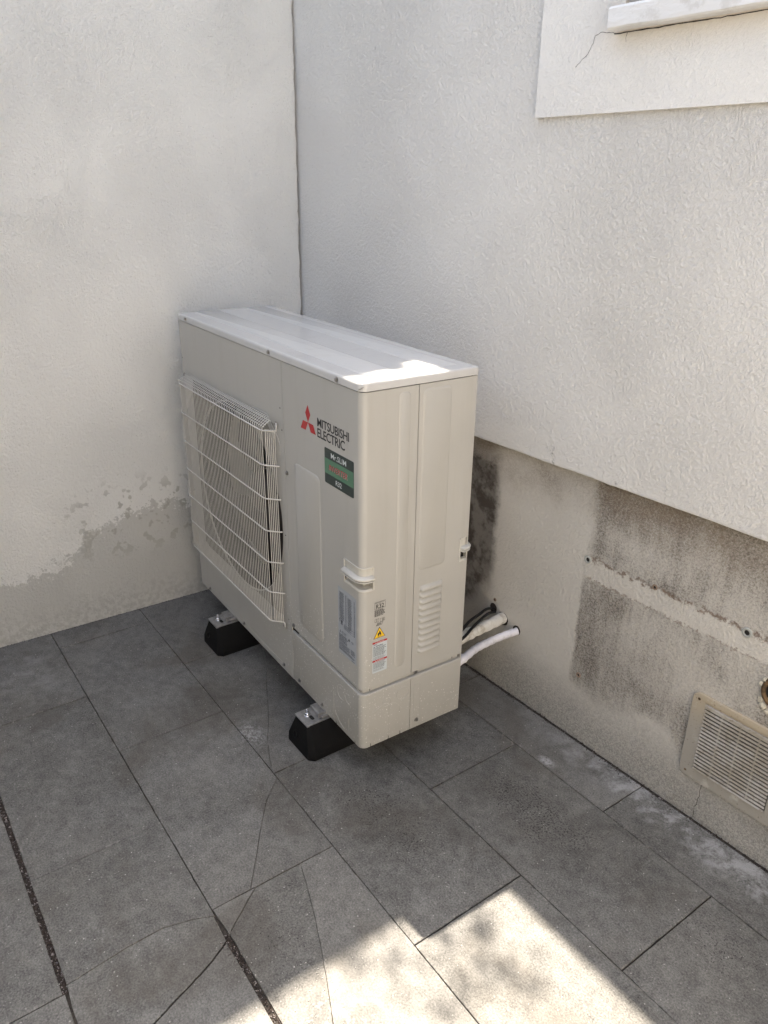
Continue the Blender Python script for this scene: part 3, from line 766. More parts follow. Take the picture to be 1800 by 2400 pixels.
# --- rear side panel
bm = bmesh.new()
RB0 = .285
sheet(bm, [(Vector((W, b)), Vector((1, 0))) for b in (SEAM_B+.0010, RB0, D-.004)]+[(Vector((W-.004+.004*math.cos(R(a)), D-.004+.004*math.sin(R(a)))), Vector((math.cos(R(a)), math.sin(R(a))))) for a in (30, 60, 90)],
      [.1775, .4555, .515, LIDZ-.0022], skip=lambda i, j: j == 1 and i >= 1)
emboss(bm, mside, .1585, .2390, .4615, .9035, .013, h=.0018, slope=.006)
link('rear_side_panel', bm, MT['paint'], U, auto=.7)
# louvre hoods
for k in range(11):
    bm = bmesh.new()
    zt = .4185-k*.01755; zb = zt-.0128; us = [(.1655, 0, .0), (.1675, .6, .001), (.1705, 1, .0), (.2290, 1, 0), (.2325, .55, 0), (.2335, 0, 0)]; rows = []
    for u, s_, dz in us:
        rows.append([bm.verts.new(mside(u, zt-dz*(1-s_), -.0003)), bm.verts.new(mside(u, zt-.0035, .0040*s_)), bm.verts.new(mside(u, zb+.0030, .0078*s_)), bm.verts.new(mside(u, zb+.0012, .0074*s_)), bm.verts.new(mside(u, zb, .0040*s_)), bm.verts.new(mside(u, zb+.0006, -.0003))])
    for a, b in zip(rows, rows[1:]):
        for j in range(5): bm.faces.new((a[j], a[j+1], b[j+1], b[j]))
    bmesh.ops.remove_doubles(bm, verts=bm.verts, dist=1e-5); bmesh.ops.recalc_face_normals(bm, faces=bm.faces)
    link('louvre', bm, MT['paint'], U, auto=.9)
# --- lower cover: recessed band, ledge, knock-outs
def hair(bm, pts, closed=False, r=.0006): tube(bm, pts, r, 5, cap=False, closed=closed)
bm = bmesh.new()
sheet(bm, [(Vector((SEAM_A+.0008, 0)), Vector((0, -1)))]+corner_path(None, None)+[(Vector((W, D-.006)), Vector((1, 0)))], [.150, .1790], off=-.0095, thick=.002)
link('recess_band', bm, MT['paint'], U, auto=.7)
def lower(name, path):
    bm = bmesh.new()
    prof = [(0, -.0098, .1622), (0, -.0030, .1632), (0, -.0004, .1622), (0, .0004, .1600), (0, 0, .156), (0, 0, .003), (0, -.0012, .0), (0, -.0035, .0), (0, -.0035, .154)]
    rows = [[bm.verts.new((*(p+q*o), z)) for _, o, z in prof] for p, q in path]
    for a, b in zip(rows, rows[1:]):
        for j in range(len(prof)): bm.faces.new((a[j], a[(j+1) % len(prof)], b[(j+1) % len(prof)], b[j]))
    bm.faces.new(rows[0]); bm.faces.new(rows[-1][::-1]); bmesh.ops.recalc_face_normals(bm, faces=bm.faces)
    return bm
bm = lower('lower', [(Vector((SEAM_A+.0008, 0)), Vector((0, -1)))]+corner_path(None, None)+[(Vector((W, SEAM_B-.0008)), Vector((1, 0)))])
def circ(mp, u, v, r, a0=0, a1=360, n=36):
    return [mp(u+math.cos(R(a0+(a1-a0)*k/n))*r, v+math.sin(R(a0+(a1-a0)*k/n))*r, .0001) for k in range(n+(0 if a1-a0 == 360 else 1))]
hair(bm, circ(mside, .0740, .1180, .0125), True); hair(bm, circ(mside, .1235, .1290-.003, .0185), True)
hair(bm, [mside(.030, .100, .0001)]+circ(mside, .066, .100, .016, 90, 0, 8)+[mside(.082, .030, .0001)]+circ(mside, .066, .030, .016, 0, -80, 6)+[mside(.035, .018, 0.0001)])
hair(bm, circ(mside, .085, .078, .030, 110, -10, 16))
for u, r in ((.955, .021), (.988, .0135)): hair(bm, circ(mfront, u, .118, r, 70, 300, 26))
hair(bm, [mfront(.915, .098, .0001), mfront(.915, .003, .0001)]); hair(bm, [mfront(.99, .06, .0001), mfront(.99, .003, .0001)])
hair(bm, circ(mfront, .975, .072, .060, 175, 265, 16)); hair(bm, [mfront(.735, .07, .0001), mfront(.735, .035, .0001)])
link('lower_cover', bm, MT['paint'], U, auto=.7)
bm = lower('lower', [(Vector((W, SEAM_B+.0008)), Vector((1, 0))), (Vector((W, D-.003)), Vector((1, 0))), (Vector((W-.003, D)), Vector((0, 1)))])
hair(bm, [mside(.1585, .004, .0001), mside(.1585, .130, .0001)]+circ(mside, .1685, .130, .010, 180, 0, 12)+[mside(.1785, .004, .0001)])
link('rear_lower_cover', bm, MT['paint'], U, auto=.7)
for lo, hi in [((W-.002, b-.0006, -.0002), (W+.0005, b+.0006, .0105)) for b in (.027, .081, .117)]+[((a-.0006, -.0005, -.0002), (a+.0006, .002, .0095)) for a in (.928, 1.0195)]+[((W-.0096, .0290, .1640), (W-.0088, .0301, .1765)), ((W-.0096, .2860, .1640), (W-.0088, .2875, .1770))]:
    bm = bmesh.new(); box(bm, lo, hi); link('slot', bm, MT['dark'], U)
bm = bmesh.new(); tube(bm, [mfront(.085, .0135, 0), mfront(.62, .0185, 0)], .0008, 6); link('bead', bm, MT['paint'], U)
# --- top cover
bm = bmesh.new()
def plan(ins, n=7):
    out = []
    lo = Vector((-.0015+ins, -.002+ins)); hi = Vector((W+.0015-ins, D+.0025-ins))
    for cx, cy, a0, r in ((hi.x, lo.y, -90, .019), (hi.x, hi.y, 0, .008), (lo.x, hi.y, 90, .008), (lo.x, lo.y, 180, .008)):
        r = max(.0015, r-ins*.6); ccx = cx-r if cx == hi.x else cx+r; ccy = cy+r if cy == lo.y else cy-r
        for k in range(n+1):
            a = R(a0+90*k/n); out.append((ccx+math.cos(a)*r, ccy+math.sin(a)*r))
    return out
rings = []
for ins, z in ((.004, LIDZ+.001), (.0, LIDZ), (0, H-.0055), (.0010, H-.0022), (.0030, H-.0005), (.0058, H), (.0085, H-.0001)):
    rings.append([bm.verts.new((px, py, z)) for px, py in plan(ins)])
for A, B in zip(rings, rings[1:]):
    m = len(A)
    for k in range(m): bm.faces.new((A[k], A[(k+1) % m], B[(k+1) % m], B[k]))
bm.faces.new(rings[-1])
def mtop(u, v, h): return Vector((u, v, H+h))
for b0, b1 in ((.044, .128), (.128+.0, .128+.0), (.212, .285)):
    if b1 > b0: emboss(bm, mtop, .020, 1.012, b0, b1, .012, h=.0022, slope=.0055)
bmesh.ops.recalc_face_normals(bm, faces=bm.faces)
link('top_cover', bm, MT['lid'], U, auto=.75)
bm = bmesh.new(); vs = [bm.verts.new(Vector((p[0], p[1], p[2]))) for p in ((1.0385, -.0018, .9190), (1.0420, -.0019, .9192), (1.0502, .0060, .9262), (1.0496, .0050, .9268))]; bm.faces.new(vs); link('lid_notch', bm, MT['screw'], U)
# --- grips
def grip(path, zt, zb, name='handle'):
    bm = bmesh.new(); k = zt-zb
    prof = [(-.004, zt-.003), (.0002, zt+.0012), (.0018, zt+.0008), (.0022, zt-.0012), (.0012, zt-.0030), (.0003, zt-.0045), (.0003, zt-k*.36),
            (.0120, zt-k*.40), (.0132, zt-k*.43), (.0128, zt-k*.47), (.0060, zt-k*.48), (.0060, zt-k*.52), (.0120, zt-k*.535), (.0124, zt-k*.56), (.0100, zt-k*.575), (-.020, zt-k*.54), (-.028, zt-k*.60), (-.028, zt-k*.80), (-.018, zb+k*.05), (-.001, zb+.0018), (.0010, zb-.0012), (.0018, zb-.0024), (.0012, zb-.0042), (-.004, zb-.0040)]
    rows = []
    m = len(path)
    for i, (p, q) in enumerate(path):
        endf = min(1, min(i, m-1-i)/1.0) if True else 1
        row = []
        for o, z in prof:
            oo = o if endf >= 1 else (min(o, .0016) if o > 0 else o)
            row.append(bm.verts.new((*(p+q*oo), z)))
        rows.append(row)
    for a, b in zip(rows, rows[1:]):
        for j in range(len(prof)-1): bm.faces.new((a[j], a[j+1], b[j+1], b[j]))
    # end walls + rim
    for row, sgn in ((rows[0], -1), (rows[-1], 1)):
        bm.faces.new(row)
    for (p, q), (p2, _) in ((path[0], path[1]), (path[-1], path[-2])):
        t = (p-p2).normalized(); A = []
        tube(bm, [Vector((*(p+t*.0005+q*.0006), zt-.002)), Vector((*(p+t*.0005+q*.0006), zb-.002))], .0021, 8)
    bmesh.ops.recalc_face_normals(bm, faces=bm.faces)
    link(name, bm, MT['plastic'], U, auto=.9)
pth = corner_path(HA+.0005, HB-.0005, n=10); s0 = pth[0][0]
pth = [(Vector((HA+.0005, 0)), Vector((0, -1))), (Vector((HA+.003, 0)), Vector((0, -1)))]+corner_path(None, None, n=10)+[(Vector((W, HB-.003)), Vector((1, 0))), (Vector((W, HB-.0005)), Vector((1, 0)))]
grip(pth, HZ1, HZ0)
pth = [(Vector((W, RB0+.0008)), Vector((1, 0))), (Vector((W, RB0+.003)), Vector((1, 0))), (Vector((W, D-.016)), Vector((1, 0)))]+[(Vector((W-.016+.016*math.cos(R(a)), D-.016+.016*math.sin(R(a)))), Vector((math.cos(R(a)), math.sin(R(a))))) for a in range(10, 91, 10)]+[(Vector((W-.045, D)), Vector((0, 1)))]
grip(pth, .515, .4555)
# --- fan guard
bm = bmesh.new(); E0 = .037; GL, GR = .058, .636; GZ0, GZ1 = .178, .733; wr = .0017
zsH = [GZ0+(GZ1-GZ0)*k/6 for k in range(7)]
for k, z in enumerate(zsH):
    pts = [(.026, -.004, z), (.028, -.009, z), (GL-.006, -E0+.004, z), (GL+.004, -E0, z), (GR-.006, -E0, z), (GR+.004, -E0+.004, z), (.664, -.010, z), (.667, -.004, z)]
    if k in (0, 6):
        s_ = 1 if k == 6 else -1
        pts = [(.024, -.006, z+s_*.018), (.021, -.008, z+s_*.014), (.021, -.009, z+s_*.002), (.026, -.011, z)]+pts[2:6]+[(.660, -.011, z), (.6655, -.009, z+s_*.002), (.6655, -.008, z+s_*.014), (.6615, -.006, z+s_*.021)]
    tube(bm, pts, wr*1.2, 6)
nv = 53
for i in range(nv):
    x = GL+(GR-GL)*i/(nv-1)
    tp = [(x, -E0+.0022, GZ0-.001), (x, -E0+.0022, GZ1-.004), (x, -E0+.0040, GZ1+.008), (x, -.0160, GZ1+.020)]
    # the two ends of the sloping top are cut short of the corner
    e = .0040 if 3 <= i <= nv-3 else .010
    tp.append((x, -e, GZ1+.026 if e < .005 else GZ1+.023))
    tube(bm, tp, wr*.72, 5, cap=False)
for sx in (0, 1):
    for j in range(1, 7):
        t = j/7.2; x = (GR+.004+t*.0265) if sx else (GL-.004-t*.0265); y = -E0+.005+t*.0245
        tube(bm, [(x, y, GZ0-.001), (x, y, GZ1+.004)], wr*.72, 5, cap=False)
for y, z in ((-E0+.006, GZ1+.0095), (-.0265, GZ1+.0142), (-.0190, GZ1+.0182), (-.0120, GZ1+.0222)):
    tube(bm, [(GL-.008, y-.001, z+.001), (GR+.010, y-.001, z+.001)], wr*.62, 5, cap=False)
link('fan_guard', bm, MT['wire'], U)
bm = bmesh.new()   # raised tabs of the bell mouth plate above the guard
pl = [(.05, .7620), (.16, .7620), (.175, .7540), (.50, .7540), (.515, .7620), (.600, .7620), (.655, .716), (.667, .70), (.667, .67), (.655, .67), (.655, .69), (.59, .745), (.05, .745)]
f1 = [bm.verts.new((x, -.0016, z)) for x, z in pl]; f0 = [bm.verts.new((x, -.0001, z)) for x, z in pl]
bm.faces.new(f1)
for k in range(len(pl)): bm.faces.new((f0[k], f0[(k+1) % len(pl)], f1[(k+1) % len(pl)], f1[k]))
bmesh.ops.recalc_face_normals(bm, faces=bm.faces); link('bell_mouth_tab', bm, MT['paint'], U)
g_ = NG('painted_guard_shade'); x_, y_, z_ = g_.xyz()
cc_ = g_.mix(g_.rng(g_.add(x_, g_.mul(g_.noise(6, 3), .1)), .46, .62), (.085, .072, .060), (.26, .245, .22))  # shade between the guard wires painted in, fading towards the right
MT['guard_shade'] = g_.fin(cc_, .7)
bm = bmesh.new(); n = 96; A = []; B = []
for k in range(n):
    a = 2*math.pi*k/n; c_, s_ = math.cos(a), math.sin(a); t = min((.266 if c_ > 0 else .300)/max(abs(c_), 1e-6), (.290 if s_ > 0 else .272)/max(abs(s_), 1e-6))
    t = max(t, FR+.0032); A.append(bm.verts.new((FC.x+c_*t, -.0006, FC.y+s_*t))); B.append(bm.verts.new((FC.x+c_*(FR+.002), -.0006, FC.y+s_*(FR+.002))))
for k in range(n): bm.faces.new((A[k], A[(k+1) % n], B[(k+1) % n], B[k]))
bmesh.ops.recalc_face_normals(bm, faces=bm.faces); link('guard_shade_plate', bm, MT['guard_shade'], U)  # added plate that carries the painted shade behind the guard
# --- fan
fan = empty('fan', (FC.x, .085, FC.y)); fan.parent = U
bm = bmesh.new(); lathe(bm, [(0, -.035), (.045, -.033), (.062, -.02), (.065, .04)], (0, 0, 0), (0, 1, 0), 32); link('fan_hub', bm, MT['fan'], fan)
for b in range(3):
    bm = bmesh.new(); rows = []
    for i in range(9):
        r = .06+.212*i/8; row = []
        for j in range(13):
            a = R(120*b+10)+(j/12-.5)*R(92+10*math.sin(i/8*3)) - .25*(i/8)**2
            y = -.035+.07*(j/12)+.01*math.sin(j/12*math.pi)
            row.append(bm.verts.new((math.cos(a)*r, y, math.sin(a)*r)))
        rows.append(row)
    for a_, b_ in zip(rows, rows[1:]):
        for j in range(12): bm.faces.new((a_[j], a_[j+1], b_[j+1], b_[j])).smooth = True
    geo = bmesh.ops.solidify(bm, geom=bm.faces[:], thickness=.003)
    link('fan_blade', bm, MT['fan'], fan)
bm = bmesh.new(); box(bm, (.30, .19, .02), (.325, .22, .90)); box(bm, (.40, .19, .02), (.425, .22, .90)); lathe(bm, [(.05, 0), (.05, .06), (0, .06)], (FC.x, .22, FC.y), (0, -1, 0), 24)
link('motor_bracket', bm, MT['fan'], U)
# --- screws
def screw_mesh():
    bm = bmesh.new()
    lathe(bm, [(.0062, 0), (.0062, .0008), (.0045, .0014)], (0, 0, 0), (0, 0, 1), 18)
    lathe(bm, [(.0042, .0010), (.0042, .0040), (.0034, .0048), (.0016, .0048), (.0010, .0036), (0, .0036)], (0, 0, 0), (0, 0, 1), 6)
    for f in bm.faces: f.smooth = False
    me = bpy.data.meshes.new('screw'); bm.to_mesh(me); bm.free(); me.materials.append(MT['screw']); return me
SM = screw_mesh()
def screw(u, v, side=False, h=0):
    o = bpy.data.objects.new('screw', SM); S.collection.objects.link(o); o.parent = U
    o.location = mside(u, v, h) if side else mfront(u, v, h)
    o.rotation_euler = (R(20*u), R(90), 0) if side else (R(90), 0, R(0))
for u, v, h in ((.0732, .9265, .002), (.6294, .9255, .002), (.9553, .9245, .002), (.7002, .632, 0), (.7031, .1863, 0), (.0772, .0112, 0), (.3561, .014, 0), (.6313, .0164, 0), (.7257, .0172, 0), (.8545, .0158, 0), (.0224, .7488, .003), (.6545, .7500, .003), (.6545, .1620, .003)): screw(u, v, False, h)
screw(.1643, .1725, True, -.004); screw(.1688, .0235, True)
for a, z in ((.6753, .7953), (.6809, .7399), (.0102, .7993), (.677, .449), (.674, .19)):
    bm = bmesh.new(); lathe(bm, [(.0022, 0), (0, .0001)], (a, -.0003, z), (0, -1, 0), 10); link('pilot_hole', bm, MT['dark'], U)
# ---------------------------------------------------------------- print
def flat(bm, mp, pts, h, mi=0):
    f = bm.faces.new([bm.verts.new(mp(u, v, h)) for u, v in pts]); f.material_index = mi; return f
FC_ = bpy.data.fonts.load('<builtin>') if False else None
def text(bm, s, mp, u0, v0, u1, v1, h=.0006, bold=.0, slant=0, mi=0, space=1.0):
    """lay the string into the box u0..u1 x v0..v1"""
    cu = bpy.data.curves.new('t', 'FONT'); cu.body = s; cu.size = 1; cu.offset = bold; cu.resolution_u = 3; cu.space_character = space
    ob = bpy.data.objects.new('t', cu); S.collection.objects.link(ob)
    dg = bpy.context.evaluated_depsgraph_get(); me = bpy.data.meshes.new_from_object(ob.evaluated_get(dg))
    xs = [v.co.x for v in me.vertices]; ys = [v.co.y for v in me.vertices]
    x0, x1, y0, y1 = min(xs), max(xs), min(ys), max(ys); idx = []
    for v in me.vertices:
        tt = (v.co.y-y0)/(y1-y0); idx.append(bm.verts.new(mp(u0+(u1-u0)*(v.co.x-x0)/(x1-x0)+slant*tt, v0+(v1-v0)*tt, h)))
    for p in me.polygons:
        try: f = bm.faces.new([idx[i] for i in p.vertices]); f.material_index = mi
        except ValueError: pass
    bpy.data.objects.remove(ob, do_unlink=True); bpy.data.meshes.remove(me); bpy.data.curves.remove(cu)
def lines(bm, mp, u0, u1, v0, v1, n, rnd, h=.0007, mi=0, fill=.55, full=.8, slope=0):
    """rows of word-length dashes standing for print too small to read"""
    p = (v1-v0)/n
    for i in range(n):
        v = v1-p*(i+.5); u = u0; end = u0+(u1-u0)*rnd.uniform(full, 1.0)
        while u < end:
            wl = min(rnd.uniform(.0018, .006), end-u)
            flat(bm, mp, [(u, v-p*fill/2), (u+wl, v-p*fill/2), (u+wl, v+p*fill/2), (u, v+p*fill/2)], h, mi); u += wl+.0009
# three diamond emblem
bm = bmesh.new(); L = .0300; c0 = Vector((.8186, .7945)); asp = 1.0
for d in (90, 210, 330):
    e1 = Vector((math.cos(R(d-30)), math.sin(R(d-30)))); e2 = Vector((math.cos(R(d+30)), math.sin(R(d+30)))); l = .0243
    pts = [c0, c0+e1*l, c0+(e1+e2)*l, c0+e2*l]; flat(bm, mfront, [(p.x, p.y) for p in pts], .0004)
link('emblem', bm, MT['red'], U)
bm = bmesh.new()
text(bm, 'MITSUBISHI', mfront, .8628, .7968, 1.0012, .8178, .0004, bold=.014, space=.94)
text(bm, 'ELECTRIC', mfront, .8624, .7712, .9838, .7936, .0004, bold=.014, space=.94)
link('lettering', bm, MT['ink'], U)
# green badge
bm = bmesh.new(); b0, b1, bz0, bz1 = .8941, 1.0197, .6718, .7567
rr = rrect(b0, b1, bz0, bz1, .0035, 4)
top = [bm.verts.new(mfront(u, v, .0007)) for u, v in rr]; bot = [bm.verts.new(mfront(u, v, -.0001)) for u, v in rr]
bm.faces.new(top)
for k in range(len(rr)): bm.faces.new((bot[k], bot[(k+1) % len(rr)], top[(k+1) % len(rr)], top[k]))
bmesh.ops.recalc_face_normals(bm, faces=bm.faces); badge = link('badge', bm, MT['badge_dark'], U)
bm = bmesh.new(); flat(bm, mfront, [(b0, .6958), (b1, .6958), (b1, .7326), (b0, .7326)], .0010, 0)
text(bm, 'INVERTER', mfront, .9152, .7066, .9952, .7202, .0013, bold=.0, slant=.0025, mi=3)
text(bm, 'INVERTER', mfront, .9145, .7072, .9945, .7208, .0016, bold=.005, slant=.0025, mi=2)
text(bm, 'Mr.SLIM', mfront, .9235, .7372, .9893, .7500, .0010, bold=.006, mi=1)
text(bm, 'R32', mfront, .9433, .6782, .9688, .6902, .0010, bold=.010, mi=1)
link('badge_print', bm, [MT['badge_green'], MT['white'], MT['red'], MT['label']], badge)
# data plate
rn = random.Random(11); bm = bmesh.new(); p0, p1, q0, q1 = .9450, 1.0279, .2392, .4232
flat(bm, mfront, [(p0, q0), (p1, q0), (p1, q1), (p0, q1)], .0004); plate = link('data_plate', bm, MT['plate'], U)
bm = bmesh.new()
lines(bm, mfront, .952, .974, .335, .412, 34, rn, fill=.5); lines(bm, mfront, .990, 1.009, .325, .410, 36, rn, fill=.5)
lines(bm, mfront, .980, .984, .330, .412, 24, rn, fill=.6); lines(bm, mfront, 1.018, 1.0215, .315, .412, 30, rn, fill=.6)
for k, d in enumerate((90, 210, 330)):
    c0 = Vector((.9555, .3005)); l = .0028; e1 = Vector((math.cos(R(d-30)), math.sin(R(d-30)))); e2 = Vector((math.cos(R(d+30)), math.sin(R(d+30))))
    pts = [c0, c0+e1*l, c0+(e1+e2)*l, c0+e2*l]; flat(bm, mfront, [(p.x, p.y) for p in pts], .0007)
text(bm, 'MITSUBISHI', mfront, .963, .3005, .982, .3045, .0007, bold=.005); text(bm, 'ELECTRIC', mfront, .963, .2955, .980, .2993, .0007, bold=.005)
for (a, b, c_, d_) in ((.972, .3155, 1.018, .3160), (.972, .3280, 1.018, .3285), (.972, .3155, .9725, .3285), (1.0175, .3155, 1.018, .3285), (.985, .3155, .9853, .3285), (1.0, .3155, 1.0003, .3285), (.972, .3220, 1.018, .3223)):
    flat(bm, mfront, [(a, b), (c_, b), (c_, d_), (a, d_)], .0007)
lines(bm, mfront, .9735, 1.0165, .3160, .3280, 4, rn, fill=.35, full=.5)
# arrow / basket style symbols
flat(bm, mfront, [(.952, .326), (.9535, .326), (.9535, .334), (.952, .334)], .0007); flat(bm, mfront, [(.9505, .333), (.9550, .333), (.9528, .338)], .0007)
flat(bm, mfront, [(.957, .322), (.966, .322), (.966, .324), (.957, .324)], .0007); flat(bm, mfront, [(.9585, .325), (.965, .325), (.9665, .334), (.957, .334)], .0007)
flat(bm, mfront, [(.991, .292), (1.0, .292), (.9955, .300)], .0007)
text(bm, 'CE', mfront, 1.006, .292, 1.015, .2975, .0007, bold=.01)
lines(bm, mfront, .949, .992, .272, .294, 6, rn, fill=.55); lines(bm, mfront, .949, 1.000, .256, .271, 5, rn, fill=.5); lines(bm, mfront, .949, 1.022, .2475, .2550, 3, rn, fill=.6)
lines(bm, mfront, 1.003, 1.023, .258, .274, 5, rn, fill=.5); lines(bm, mfront, 1.006, 1.023, .2415, .2440, 1, rn, fill=.7)
link('plate_print', bm, MT['inksoft'], plate)
# refrigerant stickers on the side
bm = bmesh.new()
def frame_rect(u0, v0, u1, v1, t, h=.0004, mi=0):
    for a, b, c_, d_ in ((u0, v0, u1, v0+t), (u0, v1-t, u1, v1), (u0, v0+t, u0+t, v1-t), (u1-t, v0+t, u1, v1-t)): flat(bm, mside, [(a, b), (c_, b), (c_, d_), (a, d_)], h, mi)
frame_rect(.0362, .3940, .0664, .4134, .0006); text(bm, 'REFRIGERANT', mside, .0378, .4095, .0648, .4122, .0004, bold=.005)
text(bm, 'R32', mside, .0402, .3955, .0622, .4070, .0004, bold=.008)
lines(bm, mside, .0360, .0655, .3745, .3925, 6, rn, h=.0004, fill=.6)
frame_rect(.0368, .3590, .0424, .3680, .0006); frame_rect(.0428, .3590, .0484, .3680, .0006); frame_rect(.0520, .3580, .0585, .3668, .0006); frame_rect(.0590, .3580, .0652, .3668, .0006); text(bm, 'i', mside, .0610, .3595, .0628, .3655, .0004, bold=.008)
for a, b, c_, d_ in ((.0405, .3490, .0560, .3500), (.0448, .3560, .0603, .3566)): flat(bm, mside, [(a, b), (c_, b), (c_, d_), (a, d_)], .0004)
flat(bm, mside, [(.0405, .3490), (.0415, .3490), (.0458, .3566), (.0448, .3566)], .0004); flat(bm, mside, [(.0550, .3490), (.0560, .3490), (.0603, .3566), (.0593, .3566)], .0004)
lines(bm, mside, .0445, .0565, .3510, .3550, 3, rn, h=.0004)
flat(bm, mside, [(.0334, .3148), (.0670, .3148), (.0502, .3446)], .0003, 0); flat(bm, mside, [(.0354, .3160), (.0650, .3160), (.0502, .3422)], .0007, 1)
flame = [(.0470, .3205), (.0450, .3235), (.0458, .3275), (.0478, .3300), (.0484, .3280), (.0496, .3310), (.0500, .3350), (.0522, .3325), (.0536, .3290), (.0546, .3260), (.0548, .3230), (.0536, .3208), (.0520, .3200), (.0524, .3228), (.0510, .3250), (.0494, .3232), (.0486, .3202)]
flat(bm, mside, flame, .0010, 0); flat(bm, mside, [(.0452, .3182), (.0552, .3182), (.0552, .3190), (.0452, .3190)], .0010, 0)
link('refrigerant_sticker', bm, [MT['ink'], MT['yellow']], U)
bm = bmesh.new(); flat(bm, mside, rrect(.0308, .0728, .2180, .3055, .0015, 3), .0004); wl = link('warning_label', bm, MT['label'], U)
bm = bmesh.new()
for v0, v1 in ((.3008, .3055), (.2497, .2545)):
    flat(bm, mside, [(.0308, v0), (.0728, v0), (.0728, v1), (.0308, v1)], .0007, 1); text(bm, 'WARNING', mside, .0430, v0+.0012, .0640, v1-.0011, .0010, bold=.02, mi=2)
    flat(bm, mside, [(.0385, v0+.001), (.0415, v0+.001), (.0400, v1-.001)], .0010, 2)
lines(bm, mside, .0330, .0450, .2960, .3000, 2, rn, h=.0007, mi=0); lines(bm, mside, .0400, .0650, .2915, .2950, 1, rn, h=.0007, mi=0, fill=.7)
flat(bm, mside, [(.0330, .2910), (.0375, .2910), (.03525, .2950)], .0007, 0)
lines(bm, mside, .0330, .0705, .2650, .2905, 9, rn, h=.0007, fill=.45); lines(bm, mside, .0330, .0700, .2555, .2640, 3, rn, h=.0007, fill=.35)
lines(bm, mside, .0330, .0705, .2300, .2490, 7, rn, h=.0007, fill=.45); lines(bm, mside, .0330, .0660, .2225, .2290, 3, rn, h=.0007, fill=.35)
link('warning_print', bm, [MT['inksoft'], MT['red'], MT['white']], wl)
# ================================================================ FEET
def foot(cx, y0, label):
    F = empty('rubber_foot', (cx, y0, 0), 0)
    tag(F, label, 'rubber foot', 'rubber feet under the outdoor unit')
    # block: trapezoid, sloping ends, chamfered corners
    Lb = .40; bm = bmesh.new()
    def ring(hx, ya, yb, ch, z): return [(-hx+ch, ya, z), (hx-ch, ya, z), (hx, ya+ch, z), (hx, yb-ch, z), (hx-ch, yb, z), (-hx+ch, yb, z), (-hx, yb-ch, z), (-hx, ya+ch, z)]
    rs = [ring(.066, .0, Lb, .014, 0), ring(.067, .0, Lb, .014, .004), ring(.0655, .001, Lb-.001, .014, .028), ring(.036, .012, Lb-.012, .008, .088), ring(.0340, .0135, Lb-.0135, .007, .0905)]
    rs = [[bm.verts.new(v) for v in r] for r in rs]
    for A, B in zip(rs, rs[1:]):
        for k in range(8): bm.faces.new((A[k], A[(k+1) % 8], B[(k+1) % 8], B[k]))
    bm.faces.new(rs[0][::-1]); bm.faces.new(rs[-1]); bmesh.ops.bevel(bm, geom=[e for e in bm.edges if e.calc_face_angle(0) > .3], offset=.003, segments=2, affect='EDGES')
    bmesh.ops.recalc_face_normals(bm, faces=bm.faces)
    link('rubber_block', bm, MT['black'], F, auto=.5)
    bm = bmesh.new()   # moulded socket in the front end
    lathe(bm, [(.0115, .0), (.0115, .002), (.0095, .0026), (.0080, .0008), (0, .0004)], (-.014, .0030, .042), (0, -1, .25), 20); link('moulded_socket', bm, MT['black'], F)
    # plate with folded rim, slot and bolt
    bm = bmesh.new()
    def pl(x0, x1, ya, yb, z0, z1, b=.0012): box(bm, (x0, ya, z0), (x1, yb, z1), b)
    pl(-.033, .033, .012, .120, .0915, .0945)
    box(bm, (-.0335, .0115, .0885), (.0335, .0145, .0940), .001); box(bm, (.0305, .0145, .0885), (.0335, .12, .0940), .001)
    link('mounting_plate', bm, MT['zinc'], F)
    bm = bmesh.new(); box(bm, (-.030, .058, .0953), (.032, .36, .1040), .002); box(bm, (.022, .050, .0953), (.026, .075, .112), .001); link('base_rail', bm, MT['zinc'], F)
    bm = bmesh.new(); f = [bm.verts.new((px, py, .0949)) for px, py in rrect(-.0015, .0195, .0345, .0445, .0049)]; bm.faces.new(f); link('slot', bm, MT['dark'], F)
    bm = bmesh.new()
    lathe(bm, [(.0095, .0945), (.0095, .0960), (.0072, .0962)], (-.0085, .036, 0), (0, 0, 1), 24)
    lathe(bm, [(.0074, .0962), (.0076, .0990), (.0066, .1015), (.0040, .1018)], (-.0085, .036, 0), (0, 0, 1), 6)
    prof = [(.0038, .1015)]
    for k in range(9): prof += [(.0038, .1015+k*.0012+.0003), (.0032, .1015+k*.0012+.0009)]
    lathe(bm, prof+[(.002, .1125), (0, .1125)], (-.0085, .036, 0), (0, 0, 1), 14); link('bolt', bm, MT['bolt'], F)
foot(.957, -.605, 'black rubber foot with zinc plate under the near end of the outdoor unit')
foot(.3665, -.596, 'black rubber foot with zinc plate under the far fan end, nearer the left wall')
# ================================================================ PIPES AND CABLES
PIPES = {'cableA': [(1.150, -.26, .310), (1.135, -.20, .322), (1.112, -.15, .323), (1.078, -.08, .3065), (1.045, -.02, .287), (1.0076, .045, .2487)],
 'cableB': [(1.150, -.26, .296), (1.145, -.20, .306), (1.125, -.15, .310), (1.088, -.08, .297), (1.052, -.02, .275), (1.0121, .045, .2406)],
 'line': [(1.150, -.26, .310), (1.1242, -.18, .2924), (1.095, -.10, .272), (1.0732, -.03, .2546), (1.0456, .045, .2352)],
 'drain': [(1.155, -.25, .243), (1.1402, -.19, .2356), (1.110, -.12, .2225), (1.096, -.06, .2145), (1.0983, .0, .2169), (1.1075, .045, .2215)]}
def rp(x, z, out=0): # point on plinth plane (world)
    return Vector((x*math.cos(RW)-(T-out)*math.sin(RW), x*math.sin(RW)+(T-out)*math.cos(RW), z))
def uw(a, b, z):
    c, s_ = math.cos(UY), math.sin(UY); return Vector((UO.x+a*c-b*s_, UO.y+a*s_+b*c, UO.z+z))
